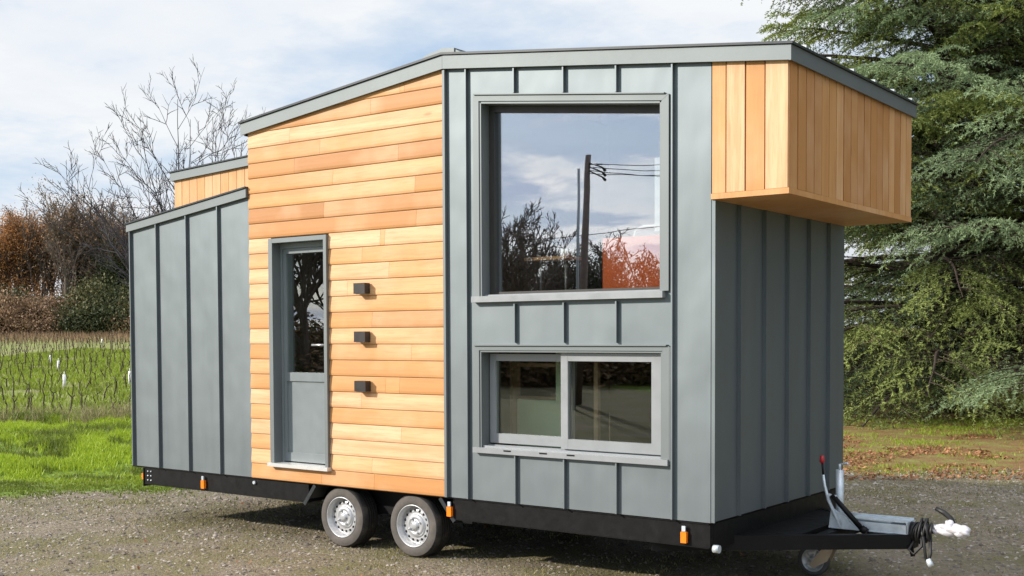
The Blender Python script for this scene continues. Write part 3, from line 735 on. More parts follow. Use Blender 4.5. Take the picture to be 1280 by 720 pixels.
# ------------------------------------------------------------------ GROUND
def build_ground():
    nr, na = 430, 860; rad = np.concatenate([[0.0], np.exp(np.linspace(math.log(.6), math.log(1800), nr))])
    ang = np.linspace(0, 2*np.pi, na, endpoint=False)
    Rr, A = np.meshgrid(rad[1:], ang, indexing='ij')
    x = CAM[0]+Rr*np.cos(A); y = CAM[1]+Rr*np.sin(A)
    V = np.stack([x, y, height(x, y)], -1).reshape(-1, 3)
    V = np.vstack([V, [[CAM[0], CAM[1], 0]]]); i = np.arange(nr-1)[:, None]*na; j = np.arange(na)[None]; j2 = (j+1) % na
    q = np.stack([i+j, i+na+j, i+na+j2, i+j2], -1).reshape(-1, 4)
    g, v, l = masks(V[:, 0], V[:, 1]); 
    me = np_mesh('ground', V, q, 4, True, np.stack([g, v, l], -1))
    bm = bmesh.new(); bm.from_mesh(me); bm.verts.ensure_lookup_table(); c = bm.verts[len(V)-1]
    for k_ in range(na): bm.faces.new((c, bm.verts[k_], bm.verts[(k_+1) % na]))
    bm.to_mesh(me); bm.free()
    o = link('ground', me, M['ground']); tag(o, kind='structure')
build_ground()

# ------------------------------------------------------------------ small ground cover (numpy)
def blades(name, P, hgt, wid, lean, mat, label, cat, seed, tone_=None, per=1):
    r = np.random.default_rng(seed); n = len(P)
    a = r.random(n)*2*np.pi; h = hgt*(.55+.9*r.random(n)); w = wid*(.7+.6*r.random(n)); la = r.random(n)*2*np.pi; ln = lean*r.random(n)*h
    dx = np.stack([np.cos(a), np.sin(a), 0*a], -1)*w[:, None]/2
    L = np.stack([np.cos(la), np.sin(la), 0*la], -1)*ln[:, None]; U = np.zeros((n, 3)); U[:, 2] = h
    v0 = P-dx; v1 = P+dx; v2 = P+L*.35+U*.6+dx*.8; v3 = P+L*.35+U*.6-dx*.8; v4 = P+L+U*.98
    V = np.stack([v0, v1, v2, v3, v4], 1).reshape(-1, 3)
    i = np.arange(n)[:, None]*5; T = np.concatenate([i+[0, 1, 2], i+[0, 2, 3], i+[3, 2, 4]], 0)
    t = (r.random(n) if tone_ is None else tone_); C = np.repeat(np.stack([t, t, t], -1), 5, 0)
    o = link(name, np_mesh(name, V, T, 3, False, C), mat); tag(o, label, cat, kind='stuff'); return o
def scatter(n, s0, s1, d0, d1, seed):
    r = np.random.default_rng(seed); d = np.sqrt(r.random(n)*(d1**2-d0**2)+d0**2) if d0 > 0 else r.random(n)*(d1-d0)+d0
    u = r.random(n); s = (s0+(s1-s0)*u)
    x, y = plan(s, d); return x, y
def seat(x, y): return np.stack([x, y, height(x, y)-.004], -1)

# bright verge between the gravel and the vineyard
x, y = scatter(270000, -13.5, 1.0, 12.6, 25.0, 11); g, v, l = masks(x, y); clump = fbm(x*2.2, y*2.2)
keep = (rng.random(len(x)) < np.clip(g*1.1+.10*(fbm(x*3, y*3) > .52)*sstep(12.2, 13.6, fdist(x, y)), 0, 1)*(.2+.8*(clump > .44))) & (side(x, y) < 0)
x, y = x[keep], y[keep]; d = fdist(x, y); cl = fbm(x*1.6+3, y*1.6)
hg = .035+.15*sstep(14.6, 18, d)*np.clip((cl-.3)*2.2, .15, 1.2)
tn = np.clip(.02+1.1*sstep(.36, .6, fbm(x*.7+40, y*1.6))+rng.normal(0, .15, len(x)), 0, 1)*sstep(13.2, 16.2, d)
P = seat(x, y)
blades('verge_grass', P, hg, .016, .8, M['blade'], 'bright green grass bank between gravel and vineyard', 'grass', 12, np.clip(tn, 0, 1))
# vineyard grass, longer and coarser
x, y = scatter(150000, -26, -.5, 22.5, 70, 13); keep = side(x, y) < -.02*fdist(x, y)-1.; x, y = x[keep], y[keep]
cl = fbm(x*.9+3, y*.9); keep = rng.random(len(x)) < np.clip((cl-.28)*3, .08, 1); x, y = x[keep], y[keep]
blades('vineyard_grass', seat(x, y), .13, .035, .8, M['blade'], 'short patchy grass between the vine rows', 'grass', 14, np.clip(.15+.5*fbm(x*.5, y*.5)+rng.normal(0, .18, len(x)), 0, 1))
# dry brown weeds at the head of the vine rows
x, y = scatter(9000, -11.5, -3.5, 22.0, 24.6, 15); keep = fbm(x*1.2+9, y*1.2) > .5; x, y = x[keep], y[keep]
blades('dry_weeds', seat(x, y), .30, .012, 1.0, M['dryblade'], 'dry brown weeds along the near end of the vineyard', 'weeds', 16)
# grass under the cedars
x, y = scatter(90000, 1.0, 12.5, 14.6, 25, 17); g, v, l = masks(x, y); cl = fbm(x*.8+3, y*.8); keep = (rng.random(len(x)) < g*np.clip((cl-.44)*3.5, .02, .8)); x, y = x[keep], y[keep]
blades('cedar_grass', seat(x, y), .04, .012, 1.1, M['blade'], 'thin yellow-green grass in front of the cedars', 'grass', 18, np.clip(.45+.3*rng.random(len(x)), 0, 1))
# sparse tufts in the gravel
x, y = scatter(160000, -9, 9, 5.6, 16, 19); g, v, l = masks(x, y); cl = fbm(x*1.2+60, y*1.2)*.6+fbm(x*6, y*6)*.4; keep = (g < .6) & (rng.random(len(x)) < np.clip((cl-.47)*5, 0, 1)); x, y = x[keep], y[keep]
blades('gravel_moss', seat(x, y), .022, .008, 1.2, M['dryblade'], 'sparse low grass and moss growing through the gravel', 'grass', 20)
# stones
def stones(n, seed):
    r = np.random.default_rng(seed); x, y = scatter(n, -9.5, 9.5, 5.6, 17, seed); g, v, l = masks(x, y); keep = r.random(n) > g; x, y = x[keep], y[keep]; n = len(x)
    s = .006+.018*r.random(n)**4+.02*(r.random(n) > .995)
    base = np.array([[1, 0, 0], [0, 1, 0], [-1, 0, 0], [0, -1, 0], [0, 0, .75], [.7, .7, .3], [-.7, .7, .3], [-.7, -.7, .3], [.7, -.7, .3]])*1.0
    P = base[None]*s[:, None, None]*(.75+.5*r.random((n, 9, 3))); a = r.random(n)*6.3; ca, sa = np.cos(a)[:, None], np.sin(a)[:, None]
    X = P[:, :, 0]*ca-P[:, :, 1]*sa*.75; Y = P[:, :, 0]*sa+P[:, :, 1]*ca*.75
    P = np.stack([X, Y, P[:, :, 2]], -1)+np.stack([x, y, height(x, y)-.002], -1)[:, None]
    T = np.array([[0, 5, 4], [5, 1, 4], [1, 6, 4], [6, 2, 4], [2, 7, 4], [7, 3, 4], [3, 8, 4], [8, 0, 4]])
    Fc = (np.arange(n)[:, None, None]*9+T[None]).reshape(-1, 3); t = np.clip(r.random(n)**1.8, 0, 1); C = np.repeat(np.stack([t, t, t], -1), 9, 0)
    o = link('gravel_stones', np_mesh('gravel_stones', P.reshape(-1, 3), Fc, 3, False, C), M['stone']); tag(o, 'loose stones scattered over the gravel yard', 'gravel', kind='stuff')
stones(110000, 23)
def litter(n, s0, s1, d0, d1, seed, name, label, size):
    r = np.random.default_rng(seed); x, y = scatter(n, s0, s1, d0, d1, seed); n = len(x)
    keep = r.random(n) < np.clip((fbm(x*.7+22, y*.7)-.36)*4, .06, 1); x, y = x[keep], y[keep]; n = len(x)
    s = size*(.5+r.random(n)); a = r.random(n)*6.3; til = r.normal(0, .5, (n, 2)); base = np.array([[1, 0], [.2, .5], [-1, 0], [.1, -.55]])
    X = base[None, :, 0]*s[:, None]; Y = base[None, :, 1]*s[:, None]; ca, sa = np.cos(a)[:, None], np.sin(a)[:, None]
    px = X*ca-Y*sa; py = X*sa+Y*ca; pz = px*til[:, :1]+py*til[:, 1:]+.012+.5*s[:, None]*r.random((n, 1))
    V = np.stack([x[:, None]+px, y[:, None]+py, height(x, y)[:, None]+pz], -1).reshape(-1, 3)
    Fc = np.arange(n*4).reshape(-1, 4); t = r.random(n); C = np.repeat(np.stack([t, t, t], -1), 4, 0)
    o = link(name, np_mesh(name, V, Fc, 4, False, C), M['leaf']); tag(o, label, 'fallen leaves', kind='stuff')
litter(26000, 1.5, 12, 14.8, 21.5, 31, 'fallen_leaves', 'red-brown fallen leaves on the grass before the cedars', .024)
litter(500, -8, 8, 6, 14, 32, 'scattered_leaves', 'few brown leaves blown over the gravel yard', .016)

# ------------------------------------------------------------------ trees (vectorised branches)
def norm(a): return a/np.maximum(np.linalg.norm(a, axis=-1, keepdims=True), 1e-9)
def paths(start, dirs, length, K, r, wob=.25, up=0., droop=0.):
    """(N,K,3) polylines growing from start along dirs"""
    N = len(start); P = np.zeros((N, K, 3)); P[:, 0] = start; d = norm(dirs); st = (length/(K-1))[:, None]
    for k in range(1, K):
        P[:, k] = P[:, k-1]+d*st
        d = norm(d+r.normal(0, wob, (N, 3))+np.array([0, 0, up])-np.array([0, 0, droop])*(k/K))
    return P
def tubes(P, r0, r1, sides, sh=1.0):
    N, K, _ = P.shape; T = np.gradient(P, axis=1); T = norm(T)
    ref = np.where(np.abs(T[..., 2:3]) > .9, np.array([1., 0, 0]), np.array([0, 0, 1.])); A = norm(np.cross(T, ref)); B = np.cross(T, A)
    t = np.linspace(0, 1, K)[None, :]**sh; rad = r0[:, None]*(1-t)+r1[:, None]*t
    th = np.arange(sides)*2*np.pi/sides
    V = P[:, :, None]+rad[:, :, None, None]*(A[:, :, None]*np.cos(th)[None, None, :, None]+B[:, :, None]*np.sin(th)[None, None, :, None])
    i = np.arange(N)[:, None, None]*K*sides+np.arange(K-1)[None, :, None]*sides; j = np.arange(sides)[None, None]; j2 = (j+1) % sides
    Fc = np.stack([i+j, i+j2, i+sides+j2, i+sides+j], -1).reshape(-1, 4)
    return V.reshape(-1, 3), Fc
def merge(L):
    Vs, Fs, o = [], [], 0
    for V, Fc in L: Vs.append(V); Fs.append(Fc+o); o += len(V)
    return np.vstack(Vs), np.vstack(Fs)
def children(P, m, tmin, tmax, r, ang, angv, flat=0.):
    """m children along each parent: start, direction, position t, parent idx"""
    N, K, _ = P.shape; t = tmin+(tmax-tmin)*((np.arange(m)[None]+r.random((N, m)))/m); f = t*(K-1); i = np.minimum(f.astype(int), K-2); u = (f-i)[..., None]
    n_ = np.arange(N)[:, None]; S = P[n_, i]*(1-u)+P[n_, i+1]*u; T = norm(P[n_, i+1]-P[n_, i])
    rnd = norm(r.normal(0, 1, (N, m, 3))); side_ = norm(rnd-T*(rnd*T).sum(-1, keepdims=True)); a = r.normal(ang, angv, (N, m))[..., None]
    D = T*np.cos(a)+side_*np.sin(a); D[..., 2] *= (1-flat)
    return S.reshape(-1, 3), norm(D).reshape(-1, 3), t.ravel(), np.repeat(np.arange(N), m)
def leafcloud(C, spread, per, size, r, flatz=1., aspect=.6):
    n = len(C)*per; c = np.repeat(C, per, 0)+r.normal(0, spread, (n, 3))*np.array([1, 1, flatz]); u = norm(r.normal(0, 1, (n, 3))); w = norm(np.cross(u, r.normal(0, 1, (n, 3)))); s = size*(.6+.8*r.random((n, 1)))
    V = np.stack([c-u*s, c+w*s*aspect, c+u*s, c-w*s*aspect], 1).reshape(-1, 3); Fc = np.arange(n*4).reshape(-1, 4)
    return V, Fc

def bare_tree_mesh(seed, H, trunk_h, trunk_r, n1, spread, levels=3, twig=.006, up=.05, m=(7, 6, 5), first=None):
    r = np.random.default_rng(seed); out = []
    tp = paths(np.zeros((1, 3)), np.array([[0, 0, 1.]]), np.array([trunk_h]), 9, r, .05); out.append(tubes(tp, np.array([trunk_r]), np.array([trunk_r*.5]), 10))
    if first is None:
        S, D, t, _ = children(tp, n1, .3, 1., r, spread, .15); L = (H-trunk_h*t)*(.55+.35*r.random(len(S))); D = norm(D+np.array([0, 0, .55]))
    else:
        S, D, L = first; t = np.full(len(S), .5)
    P = paths(S, D, L, 12, r, .07, up); rad = trunk_r*.42*(1-.4*t); out.append(tubes(P, rad, np.full(len(S), twig*1.2), 6)); tips = [P[:, -4:].reshape(-1, 3)]
    allP = [P]
    for lv in range(levels):
        mm = m[lv]; Lp = np.linalg.norm(P[:, -1]-P[:, 0], axis=1); S, D, t, pi_ = children(P, mm, .22, .97, r, .62, .18)
        L = Lp[pi_]*(.30+.28*r.random(len(S)))*(1.15-t*.6); D = norm(D+np.array([0, 0, .12])); rp = rad[pi_]*(1-t)*.65+twig
        rad = rp; P = paths(S, D, L, 7 if lv < 2 else 5, r, .12, up*1.3); out.append(tubes(P, rad, np.full(len(S), twig*.6), 4 if lv else 5)); tips.append(P[:, -1])
        allP.append(P)
    V, Fc = merge(out); return V, Fc, tips, allP

# --- tall bare tree behind the rear of the house
def big_bare():
    x, y = plan(-8.6, 31); x = float(x); y = float(y); z = float(height(x, y))
    # limbs fan out from a short trunk: (right offset, height) of each tip in the view-facing plane plus depth
    tips = [(-3.6, 5.9, .5), (-2.9, 6.8, -1), (-2.0, 7.9, 1.2), (-1.25, 8.4, -.6), (.0, 8.9, .3), (.6, 9.2, -1.3), (1.2, 8.7, 1.0), (2.0, 8.6, -.3), (-2.9, 5.2, 1.8), (2.9, 7.6, 1.2), (-1.6, 6.9, -2.2), (1.2, 7.4, 2.4), (-.6, 7.6, 2.8)]
    S = []; D = []; L = []
    for i, (a, h, dp) in enumerate(tips):
        s = np.array([0, 0, 1.9+.14*(i % 5)]); e = np.array([a*math.cos(YAW)-dp*math.sin(YAW), a*math.sin(YAW)+dp*math.cos(YAW), h*.85]); S.append(s); D.append(e-s); L.append(np.linalg.norm(e-s))
    V, Fc, tp, _ = bare_tree_mesh(21, 9, 2.4, .09, 0, 0, 3, .0052, .02, (7, 5, 4), (np.array(S), np.array(D), np.array(L)))
    t = empty('bare_tree', (x, y, z-.05), 0, 'tall bare tree fanning its twigs behind the rear of the house', 'tree')
    link('trunk', np_mesh('trunk', V, Fc, 4, True), M['barkpale'], t)
    return
big_bare()
V, Fc, _, _ = bare_tree_mesh(33, 7.0, 2.2, .08, 8, .45, 3, .0046, .05, (5, 4, 3))
x, y = plan(-3.9*30/25-.3, 33); t = empty('bare_tree', (float(x), float(y), float(height(x, y))-.05), 1., 'slender bare tree whose twig tips rise above the sloping roof', 'tree')
link('trunk', np_mesh('trunk', V, Fc, 4, True), M['barkpale'], t)

# --- wood beyond the vineyard: every tree of its own
def wood_variant(seed, H, kind):
    V, Fc, tips, allP = bare_tree_mesh(seed, H, H*.5, H*.017, 9, .42, 3, .022, .07, (6, 5, 3))
    r = np.random.default_rng(seed+5); tm = np_mesh('trunk', V, Fc, 4, True); pts = np.vstack(tips[1:])
    if kind == 'rust': low = np.stack([r.normal(0, H*.13, 260), r.normal(0, H*.13, 260), H*(.12+.35*r.random(260))], -1); pts = np.vstack([pts[r.random(len(pts)) < .6], low]); lv = leafcloud(pts, .5, 13, .085, r)
    elif kind == 'thin': low = np.stack([r.normal(0, H*.12, 130), r.normal(0, H*.12, 130), H*(.1+.4*r.random(130))], -1); pts = np.vstack([pts[r.random(len(pts)) < .5], low]); lv = leafcloud(pts, .45, 8, .075, r)
    elif kind == 'bare': pts = pts[r.random(len(pts)) < .12]; lv = leafcloud(pts, .30, 2, .09, r)
    else:
        tr = allP[0].reshape(-1, 3); pts = np.vstack([np.stack([r.normal(0, H*.05, 500), r.normal(0, H*.05, 500), r.random(500)*H*.6], -1), tr[r.random(len(tr)) < .9]]); lv = leafcloud(pts, .38, 26, .09, r)
    n = len(lv[0])//4; t = np.repeat(np.clip(r.random(n), 0, 1), 4); cm = np_mesh('crown', lv[0], lv[1], 4, False, np.stack([t, t, t], -1))
    return tm, cm
KM = {'rust': M['oakleaf'], 'thin': M['twigleaf'], 'bare': M['twigleaf'], 'ivy': M['ivyleaf']}
var = {}
for kind, seeds in (('rust', (41, 42)), ('thin', (43, 44)), ('bare', (45, 46)), ('ivy', (47, 48))):
    for i, s_ in enumerate(seeds):
        tm, cm = wood_variant(s_, 13.0, kind); tm.materials.append(M['bark']); cm.materials.append(KM[kind]); var[(kind, i)] = (tm, cm)
KL = {'rust': 'rust-orange oak', 'thin': 'thin brown-leaved tree', 'bare': 'bare grey-brown tree', 'ivy': 'ivy-clad dark tree'}
plan_w = []
rw = random.Random(5)
seq = [(-20, 'thin', .85), (2, 'rust', .98), (22, 'rust', 1.0), (40, 'rust', 1.03), (58, 'bare', 1.05), (72, 'thin', 1.12), (84, 'bare', 1.10), (98, 'thin', 1.16), (106, 'ivy', 1.0), (118, 'thin', 1.1), (130, 'bare', 1.14), (142, 'ivy', 1.02), (150, 'thin', 1.0), (160, 'ivy', .92), (176, 'thin', 1.0), (200, 'bare', 1.0), (-55, 'bare', .9), (-90, 'thin', .9), (225, 'thin', 1.0), (250, 'ivy', .9), (275, 'bare', 1.05), (300, 'thin', 1.0), (325, 'rust', .95), (350, 'bare', 1.), (378, 'thin', .95), (405, 'ivy', .85), (435, 'bare', .9)]
for i, (px, kind, sc) in enumerate(seq):
    Z = 112+rw.uniform(0, 6); plan_w.append((px, Z, kind, sc, 'front'))
for i, (px, kind, sc) in enumerate([(-35, 'bare', .95), (-8, 'bare', .9), (14, 'thin', 1.0), (34, 'bare', 1.1), (50, 'thin', 1.15), (66, 'bare', 1.2), (90, 'thin', 1.18), (112, 'bare', 1.2), (126, 'thin', 1.15), (146, 'bare', 1.15), (168, 'thin', 1.1), (190, 'bare', 1.1)]):
    plan_w.append((px, 126+rw.uniform(0, 8), kind, sc, 'back'))
first_used = set()
cnt = {}
order = ['first', 'second', 'third', 'fourth', 'fifth', 'sixth', 'seventh', 'eighth', 'ninth', 'tenth', 'eleventh', 'twelfth']
for row in ('front', 'back'):
    for (px, Z, kind, sc, rr2) in sorted([p for p in plan_w if p[4] == row]):
        x, y = plan((px-640)/F*Z, Z); x, y = float(x), float(y); k_ = rw.randrange(2); tm, cm = var[(kind, k_)]
        if px < -5 or px > 165:       # outside the picture: true of each of them
            lab = KL[kind]+(' in the front row, outside the frame' if row == 'front' else ' in the back row, outside the frame')
        else:
            c_ = cnt.get((kind, row), 0); cnt[(kind, row)] = c_+1
            lab = KL[kind]+', %s of its kind from the left, %s row of the wood' % (order[c_], row)
        t = empty(kind.replace('rust', 'oak').replace('thin', 'brown').replace('bare', 'leafless').replace('ivy', 'ivy_clad')+'_tree', (x, y, float(height(x, y))-.1), rw.uniform(0, 6.28), lab, 'tree', 'trees of the wood beyond the vineyard')
        t.scale = (sc*.95, sc*.95, sc*.93)
        for nm, me in (('trunk', tm), ('crown', cm)):
            o = bpy.data.objects.new(nm, me); col.objects.link(o); o.parent = t
# undergrowth bushes at the foot of the wood
def bush_mesh(seed, w=2.6, h=2.6):
    r = np.random.default_rng(seed); n = 260; a = r.random(n)*6.28; rr = np.sqrt(r.random(n))*w; zz = r.random(n)*h*(1-(rr/w)**2*.7); pts = np.stack([np.cos(a)*rr, np.sin(a)*rr, zz+.15], -1)
    lv = leafcloud(pts, .30, 50, .075, r); k = len(lv[0])//4; t = np.repeat(r.random(k), 4); cm = np_mesh('foliage', lv[0], lv[1], 4, False, np.stack([t, t, t], -1)); cm.materials.append(M['bushleaf'])
    D = norm(np.stack([r.normal(0, .6, 14), r.normal(0, .6, 14), np.ones(14)], -1)); P = paths(np.zeros((14, 3)), D, np.full(14, h*.9), 6, r, .12); sm = np_mesh('stem', *tubes(P, np.full(14, .05), np.full(14, .01), 4), 4, True); sm.materials.append(M['bark'])
    return sm, cm
bv = [bush_mesh(61), bush_mesh(62), bush_mesh(63)]
bv[1][1].materials[0] = M['twigleaf']; bv[2][1].materials[0] = M['ivyleaf']
bx = list(range(-100, 215, 15))+list(range(225, 450, 22)); inside = 0
for i, px in enumerate(bx):
    Z = 108+rw.uniform(-1.5, 3); x, y = plan((px-640)/F*Z, Z); x, y = float(x), float(y); sc = rw.uniform(.6, 1.6)
    if px < -5 or px > 165: lab = ['dark evergreen', 'brown leafless', 'dark evergreen'][i % 3]+' bush under the wood, outside the frame'
    else: lab = ['dark evergreen', 'brown twiggy', 'dark evergreen'][i % 3]+' bush at the foot of the wood, %s bush from the left' % order[inside]; inside += 1
    t = empty('bush', (x, y, float(height(x, y))-.1), rw.uniform(0, 6), lab, 'bush', 'bushes at the foot of the wood'); t.scale = (sc, sc, sc*rw.uniform(.9, 1.3))
    for nm, me in zip(('stem', 'foliage'), bv[i % 3]):
        o = bpy.data.objects.new(nm, me); col.objects.link(o); o.parent = t

# ------------------------------------------------------------------ vineyard
def vine_mesh(seed):
    r = np.random.default_rng(seed); out = []
    hgt = .36+.14*r.random(); tp = paths(np.zeros((1, 3)), np.array([[r.normal(0, .06), r.normal(0, .06), 1.]]), np.array([hgt]), 6, r, .09); out.append(tubes(tp, np.array([.026]), np.array([.017]), 6))
    m = r.integers(2, 4); D = norm(np.stack([r.normal(0, .7, m), r.normal(0, .7, m), np.full(m, .75)], -1)); P = paths(np.repeat(tp[:, -1], m, 0), D, .07+.10*r.random(m), 4, r, .22); out.append(tubes(P, np.full(m, .017), np.full(m, .010), 5))
    k = 5; S = np.repeat(P[:, -1], 2, 0)[:k]; k = len(S); D = norm(np.stack([r.normal(0, .35, k), r.normal(0, .35, k), np.ones(k)], -1)); Q = paths(S, D, .05+.10*r.random(k), 4, r, .12); out.append(tubes(Q, np.full(k, .006), np.full(k, .004), 3))
    return merge(out)
vv = [vine_mesh(70+i) for i in range(8)]; vm = []
for V, Fc in vv: me = np_mesh('vine', V, Fc, 4, True); me.materials.append(M['vinebark']); vm.append(me)
spots = []; rv_ = random.Random(9)
# rows run away from the yard, slightly to the left
ux, uy = plan(0, 1); ux -= CAM[0]; uy -= CAM[1]
ang0 = .20
for row in range(-26, 50):
    for k in range(0, 95):
        s = -22+row*1.25+rv_.uniform(-.10, .10)-k*1.0*math.sin(ang0)*1.0; d = 24.3+k*1.0*math.cos(ang0)+rv_.uniform(-.15, .15)
        px = 640+s/d*F
        if -60 < px < 235 and rv_.random() > .06: spots.append((d, s, px))
spots.sort(key=lambda q: (not (-5 < q[2] < 168), q[0]))
near = spots[:290]; rest = spots[290:]
dists = sorted({round(q[0]) for q in near})
for i, (d, s, px) in enumerate(near):
    x, y = plan(s, d); x, y = float(x), float(y)
    o = bpy.data.objects.new('vine_stump', vm[i % 8]); col.objects.link(o); o.location = (x, y, float(height(x, y))-.02); o.rotation_euler = (0, 0, rv_.uniform(0, 6.28)); q = rv_.uniform(.62, 1.0); o.scale = (q, q, q*rv_.uniform(.85, 1.2))
    tag(o, 'gnarled leafless vine stump standing in the green vineyard rows', 'vine', 'vine stumps in the vineyard')
L = []
for i, (d, s, px) in enumerate(rest):
    V, Fc = vv[i % 8]; x, y = plan(s, d); a = rv_.uniform(0, 6.28); q = rv_.uniform(.65, 1.0); Q = V@np.array([[math.cos(a), math.sin(a), 0], [-math.sin(a), math.cos(a), 0], [0, 0, 1]])*q+np.array([x, y, float(height(x, y))-.02])
    L.append((Q, Fc))
V, Fc = merge(L); o = link('far_vines', np_mesh('far_vines', V, Fc, 4, True), M['vinebark']); tag(o, 'brown mass of distant vines filling the far vineyard rows', 'vines', kind='stuff')
# reddish haze of canes in the farthest rows
x, y = scatter(9000, -52, -15, 84, 108, 81); keep = (side(x, y)/fdist(x, y)*F+640 > -80) & (side(x, y)/fdist(x, y)*F+640 < 240); x, y = x[keep], y[keep]
blades('vine_canes', seat(x, y), .5, .022, .35, M['twigleaf'], 'reddish thicket of bare canes at the far end of the vineyard', 'vine canes', 82)
# posts and guards
for i, (px, py_, Z) in enumerate([(63, 437, 52), (73, 444, 46), (80, 455, 37), (162, 460, 38), (128, 425, 80)]):
    s = (px-640)/F*Z; x, y = plan(s, Z); x, y = float(x), float(y); z0 = float(height(x, y))
    b = MB(); b.tube([(x, y, z0), (x+.01, y, z0+.42)], [.055, .05], 8, cap=True); b.tube([(x, y, z0+.4), (x, y, z0+.52)], .01, 5)
    o = b.build('vine_guard', M['whiteguard'], None); o.data.transform(Matrix.Translation((-x, -y, -z0))); o.location = (x, y, z0)
    tag(o, ['white vine guard tube, farther of the pair at left', 'short white vine guard between the two taller ones', 'tall white vine guard nearest in the vineyard', 'white vine guard beside the rear edge of the house', 'tiny white vine guard near the wood'][i], 'vine guard', 'white vine guards')

# ------------------------------------------------------------------ cedars
def cedar_mesh(seed, H, Rm, nb=132, blue=False):
    r = np.random.default_rng(seed); wood = []; tp = paths(np.zeros((1, 3)), np.array([[0, 0, 1.]]), np.array([H]), 20, r, .02); wood.append(tubes(tp, np.array([H*.026]), np.array([.03]), 12))
    t = np.sort(np.concatenate([.05+.94*((np.arange(nb)+r.random(nb))/nb), np.full(5, .055)+r.random(5)*.03])); nb = len(t)
    f = t*19; i = np.minimum(f.astype(int), 18); u = (f-i)[:, None]; S = tp[0][i]*(1-u)+tp[0][i+1]*u
    az = np.arange(nb)*2.399+r.normal(0, .25, nb); prof_ = np.clip((1-t)**.62*1.02, .05, 1)*(.82+.3*r.random(nb)); prof_ = np.where(t < .06, prof_*.92, prof_); L = Rm*prof_
    el = .05+.45*t+r.normal(0, .08, nb); D = np.stack([np.cos(az)*np.cos(el), np.sin(az)*np.cos(el), np.sin(el)], -1)
    P = paths(S, D, L*1.08, 14, r, .035, 0., .085); wood.append(tubes(P, .022+.010*L, np.full(nb, .008), 6))
    # secondary branchlets, near horizontal, both sides
    m = 24; S2, D2, t2, pi_ = children(P, m, .13, .985, r, .95, .18, .0); par = norm(P[pi_, -1]-P[pi_, 0]); lat = norm(np.cross(par, [0, 0, 1.])); sg = np.where(np.arange(len(S2)) % 2, 1., -1.)[:, None]
    D2 = norm(par*(.75+.35*r.random((len(S2), 1)))+lat*sg*(.6+.4*r.random((len(S2), 1)))+np.array([0, 0, 1.])*r.normal(-.05, .13, (len(S2), 1)))
    L2 = L[pi_]*(.46-.27*t2)*(.5+.75*r.random(len(S2)))+.15; P2 = paths(S2, D2, L2, 8, r, .045, 0., .30); wood.append(tubes(P2, .006+.006*L2, np.full(len(S2), .003), 3))
    m3 = 10; S3, D3, t3, p3 = children(P2, m3, .12, 1., r, .9, .2); par = norm(P2[p3, -1]-P2[p3, 0]); lat = norm(np.cross(par, [0, 0, 1.])); sg = np.where(np.arange(len(S3)) % 2, 1., -1.)[:, None]
    D3 = norm(par*.8+lat*sg*(.5+.5*r.random((len(S3), 1)))+np.array([0, 0, 1.])*r.normal(-.12, .2, (len(S3), 1))); L3 = (.16+.32*L2[p3]*(1-.5*t3))*(.6+.7*r.random(len(S3))); P3 = paths(S3, D3, L3, 5, r, .04, 0., .42)
    # needle sprays on level 3 twigs and on the ends of level 2
    def needles(Q, per, ln, tone0):
        N, K, _ = Q.shape; tt = r.random((N, per))*.95+.05; f = tt*(K-1); i = np.minimum(f.astype(int), K-2); u = (f-i)[..., None]; n_ = np.arange(N)[:, None]; c = (Q[n_, i]*(1-u)+Q[n_, i+1]*u).reshape(-1, 3); T = norm(Q[n_, i+1]-Q[n_, i]).reshape(-1, 3)
        n = len(c); rnd = norm(r.normal(0, 1, (n, 3))+np.array([0, 0, .35])); d = norm(T*.75+rnd*.8); w = norm(np.cross(d, r.normal(0, 1, (n, 3)))); l_ = ln*(.6+.8*r.random((n, 1)))
        V = np.stack([c-w*.010, c+w*.010, c+d*l_*.6+w*.008, c+d*l_], 1).reshape(-1, 3); Fc = np.arange(n*4).reshape(-1, 4); tn = np.repeat(np.clip(np.repeat(tone0, per)+r.normal(0, .13, n), 0, 1), 4)
        return V, Fc, tn
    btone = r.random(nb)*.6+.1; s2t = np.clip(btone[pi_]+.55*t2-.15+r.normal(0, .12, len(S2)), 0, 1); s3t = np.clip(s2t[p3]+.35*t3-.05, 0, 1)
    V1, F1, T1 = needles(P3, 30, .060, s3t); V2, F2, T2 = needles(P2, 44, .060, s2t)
    V = np.vstack([V1, V2]); Fc = np.vstack([F1, F2+len(V1)]); T = np.concatenate([T1, T2])
    wv, wf = merge(wood); print('cedar faces', len(Fc), len(wf))
    tm = np_mesh('trunk', wv, wf, 4, True); tm.materials.append(M['barkdark'])
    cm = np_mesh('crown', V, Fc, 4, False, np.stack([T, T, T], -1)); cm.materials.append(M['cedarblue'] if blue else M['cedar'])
    return tm, cm
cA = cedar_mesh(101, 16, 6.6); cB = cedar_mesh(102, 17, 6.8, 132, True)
for (px, Z, ms, rz, sc, lab) in ((1178, 27.5, cA, .3, 1.0, 'large yellow-green cedar whose branches reach over the house roof'), (1335, 25.5, cB, 1.2, 1.0, 'large blue-green cedar at the right edge of the photo'), (1300, 36, cA, 2.9, 1.0, 'darker cedar standing between and behind the two large ones'),         (1850, 21, cA, 2.0, .9, 'unseen cedar added beyond the drawbar end to darken wall reflections'), (2500, 20, cB, .4, .9, 'unseen cedar added farthest right to darken wall reflections')):  # the last two stand out of view, added to darken the front wall
    s = (px-640)/F*Z; x, y = plan(s, Z); x, y = float(x), float(y); t = empty('cedar_tree', (x, y, float(height(x, y))-.1), rz, lab, 'tree', 'cedars on the right'); t.scale = (sc, sc, sc)
    for nm, me in zip(('trunk', 'crown'), ms):
        o = bpy.data.objects.new(nm, me); col.objects.link(o); o.parent = t

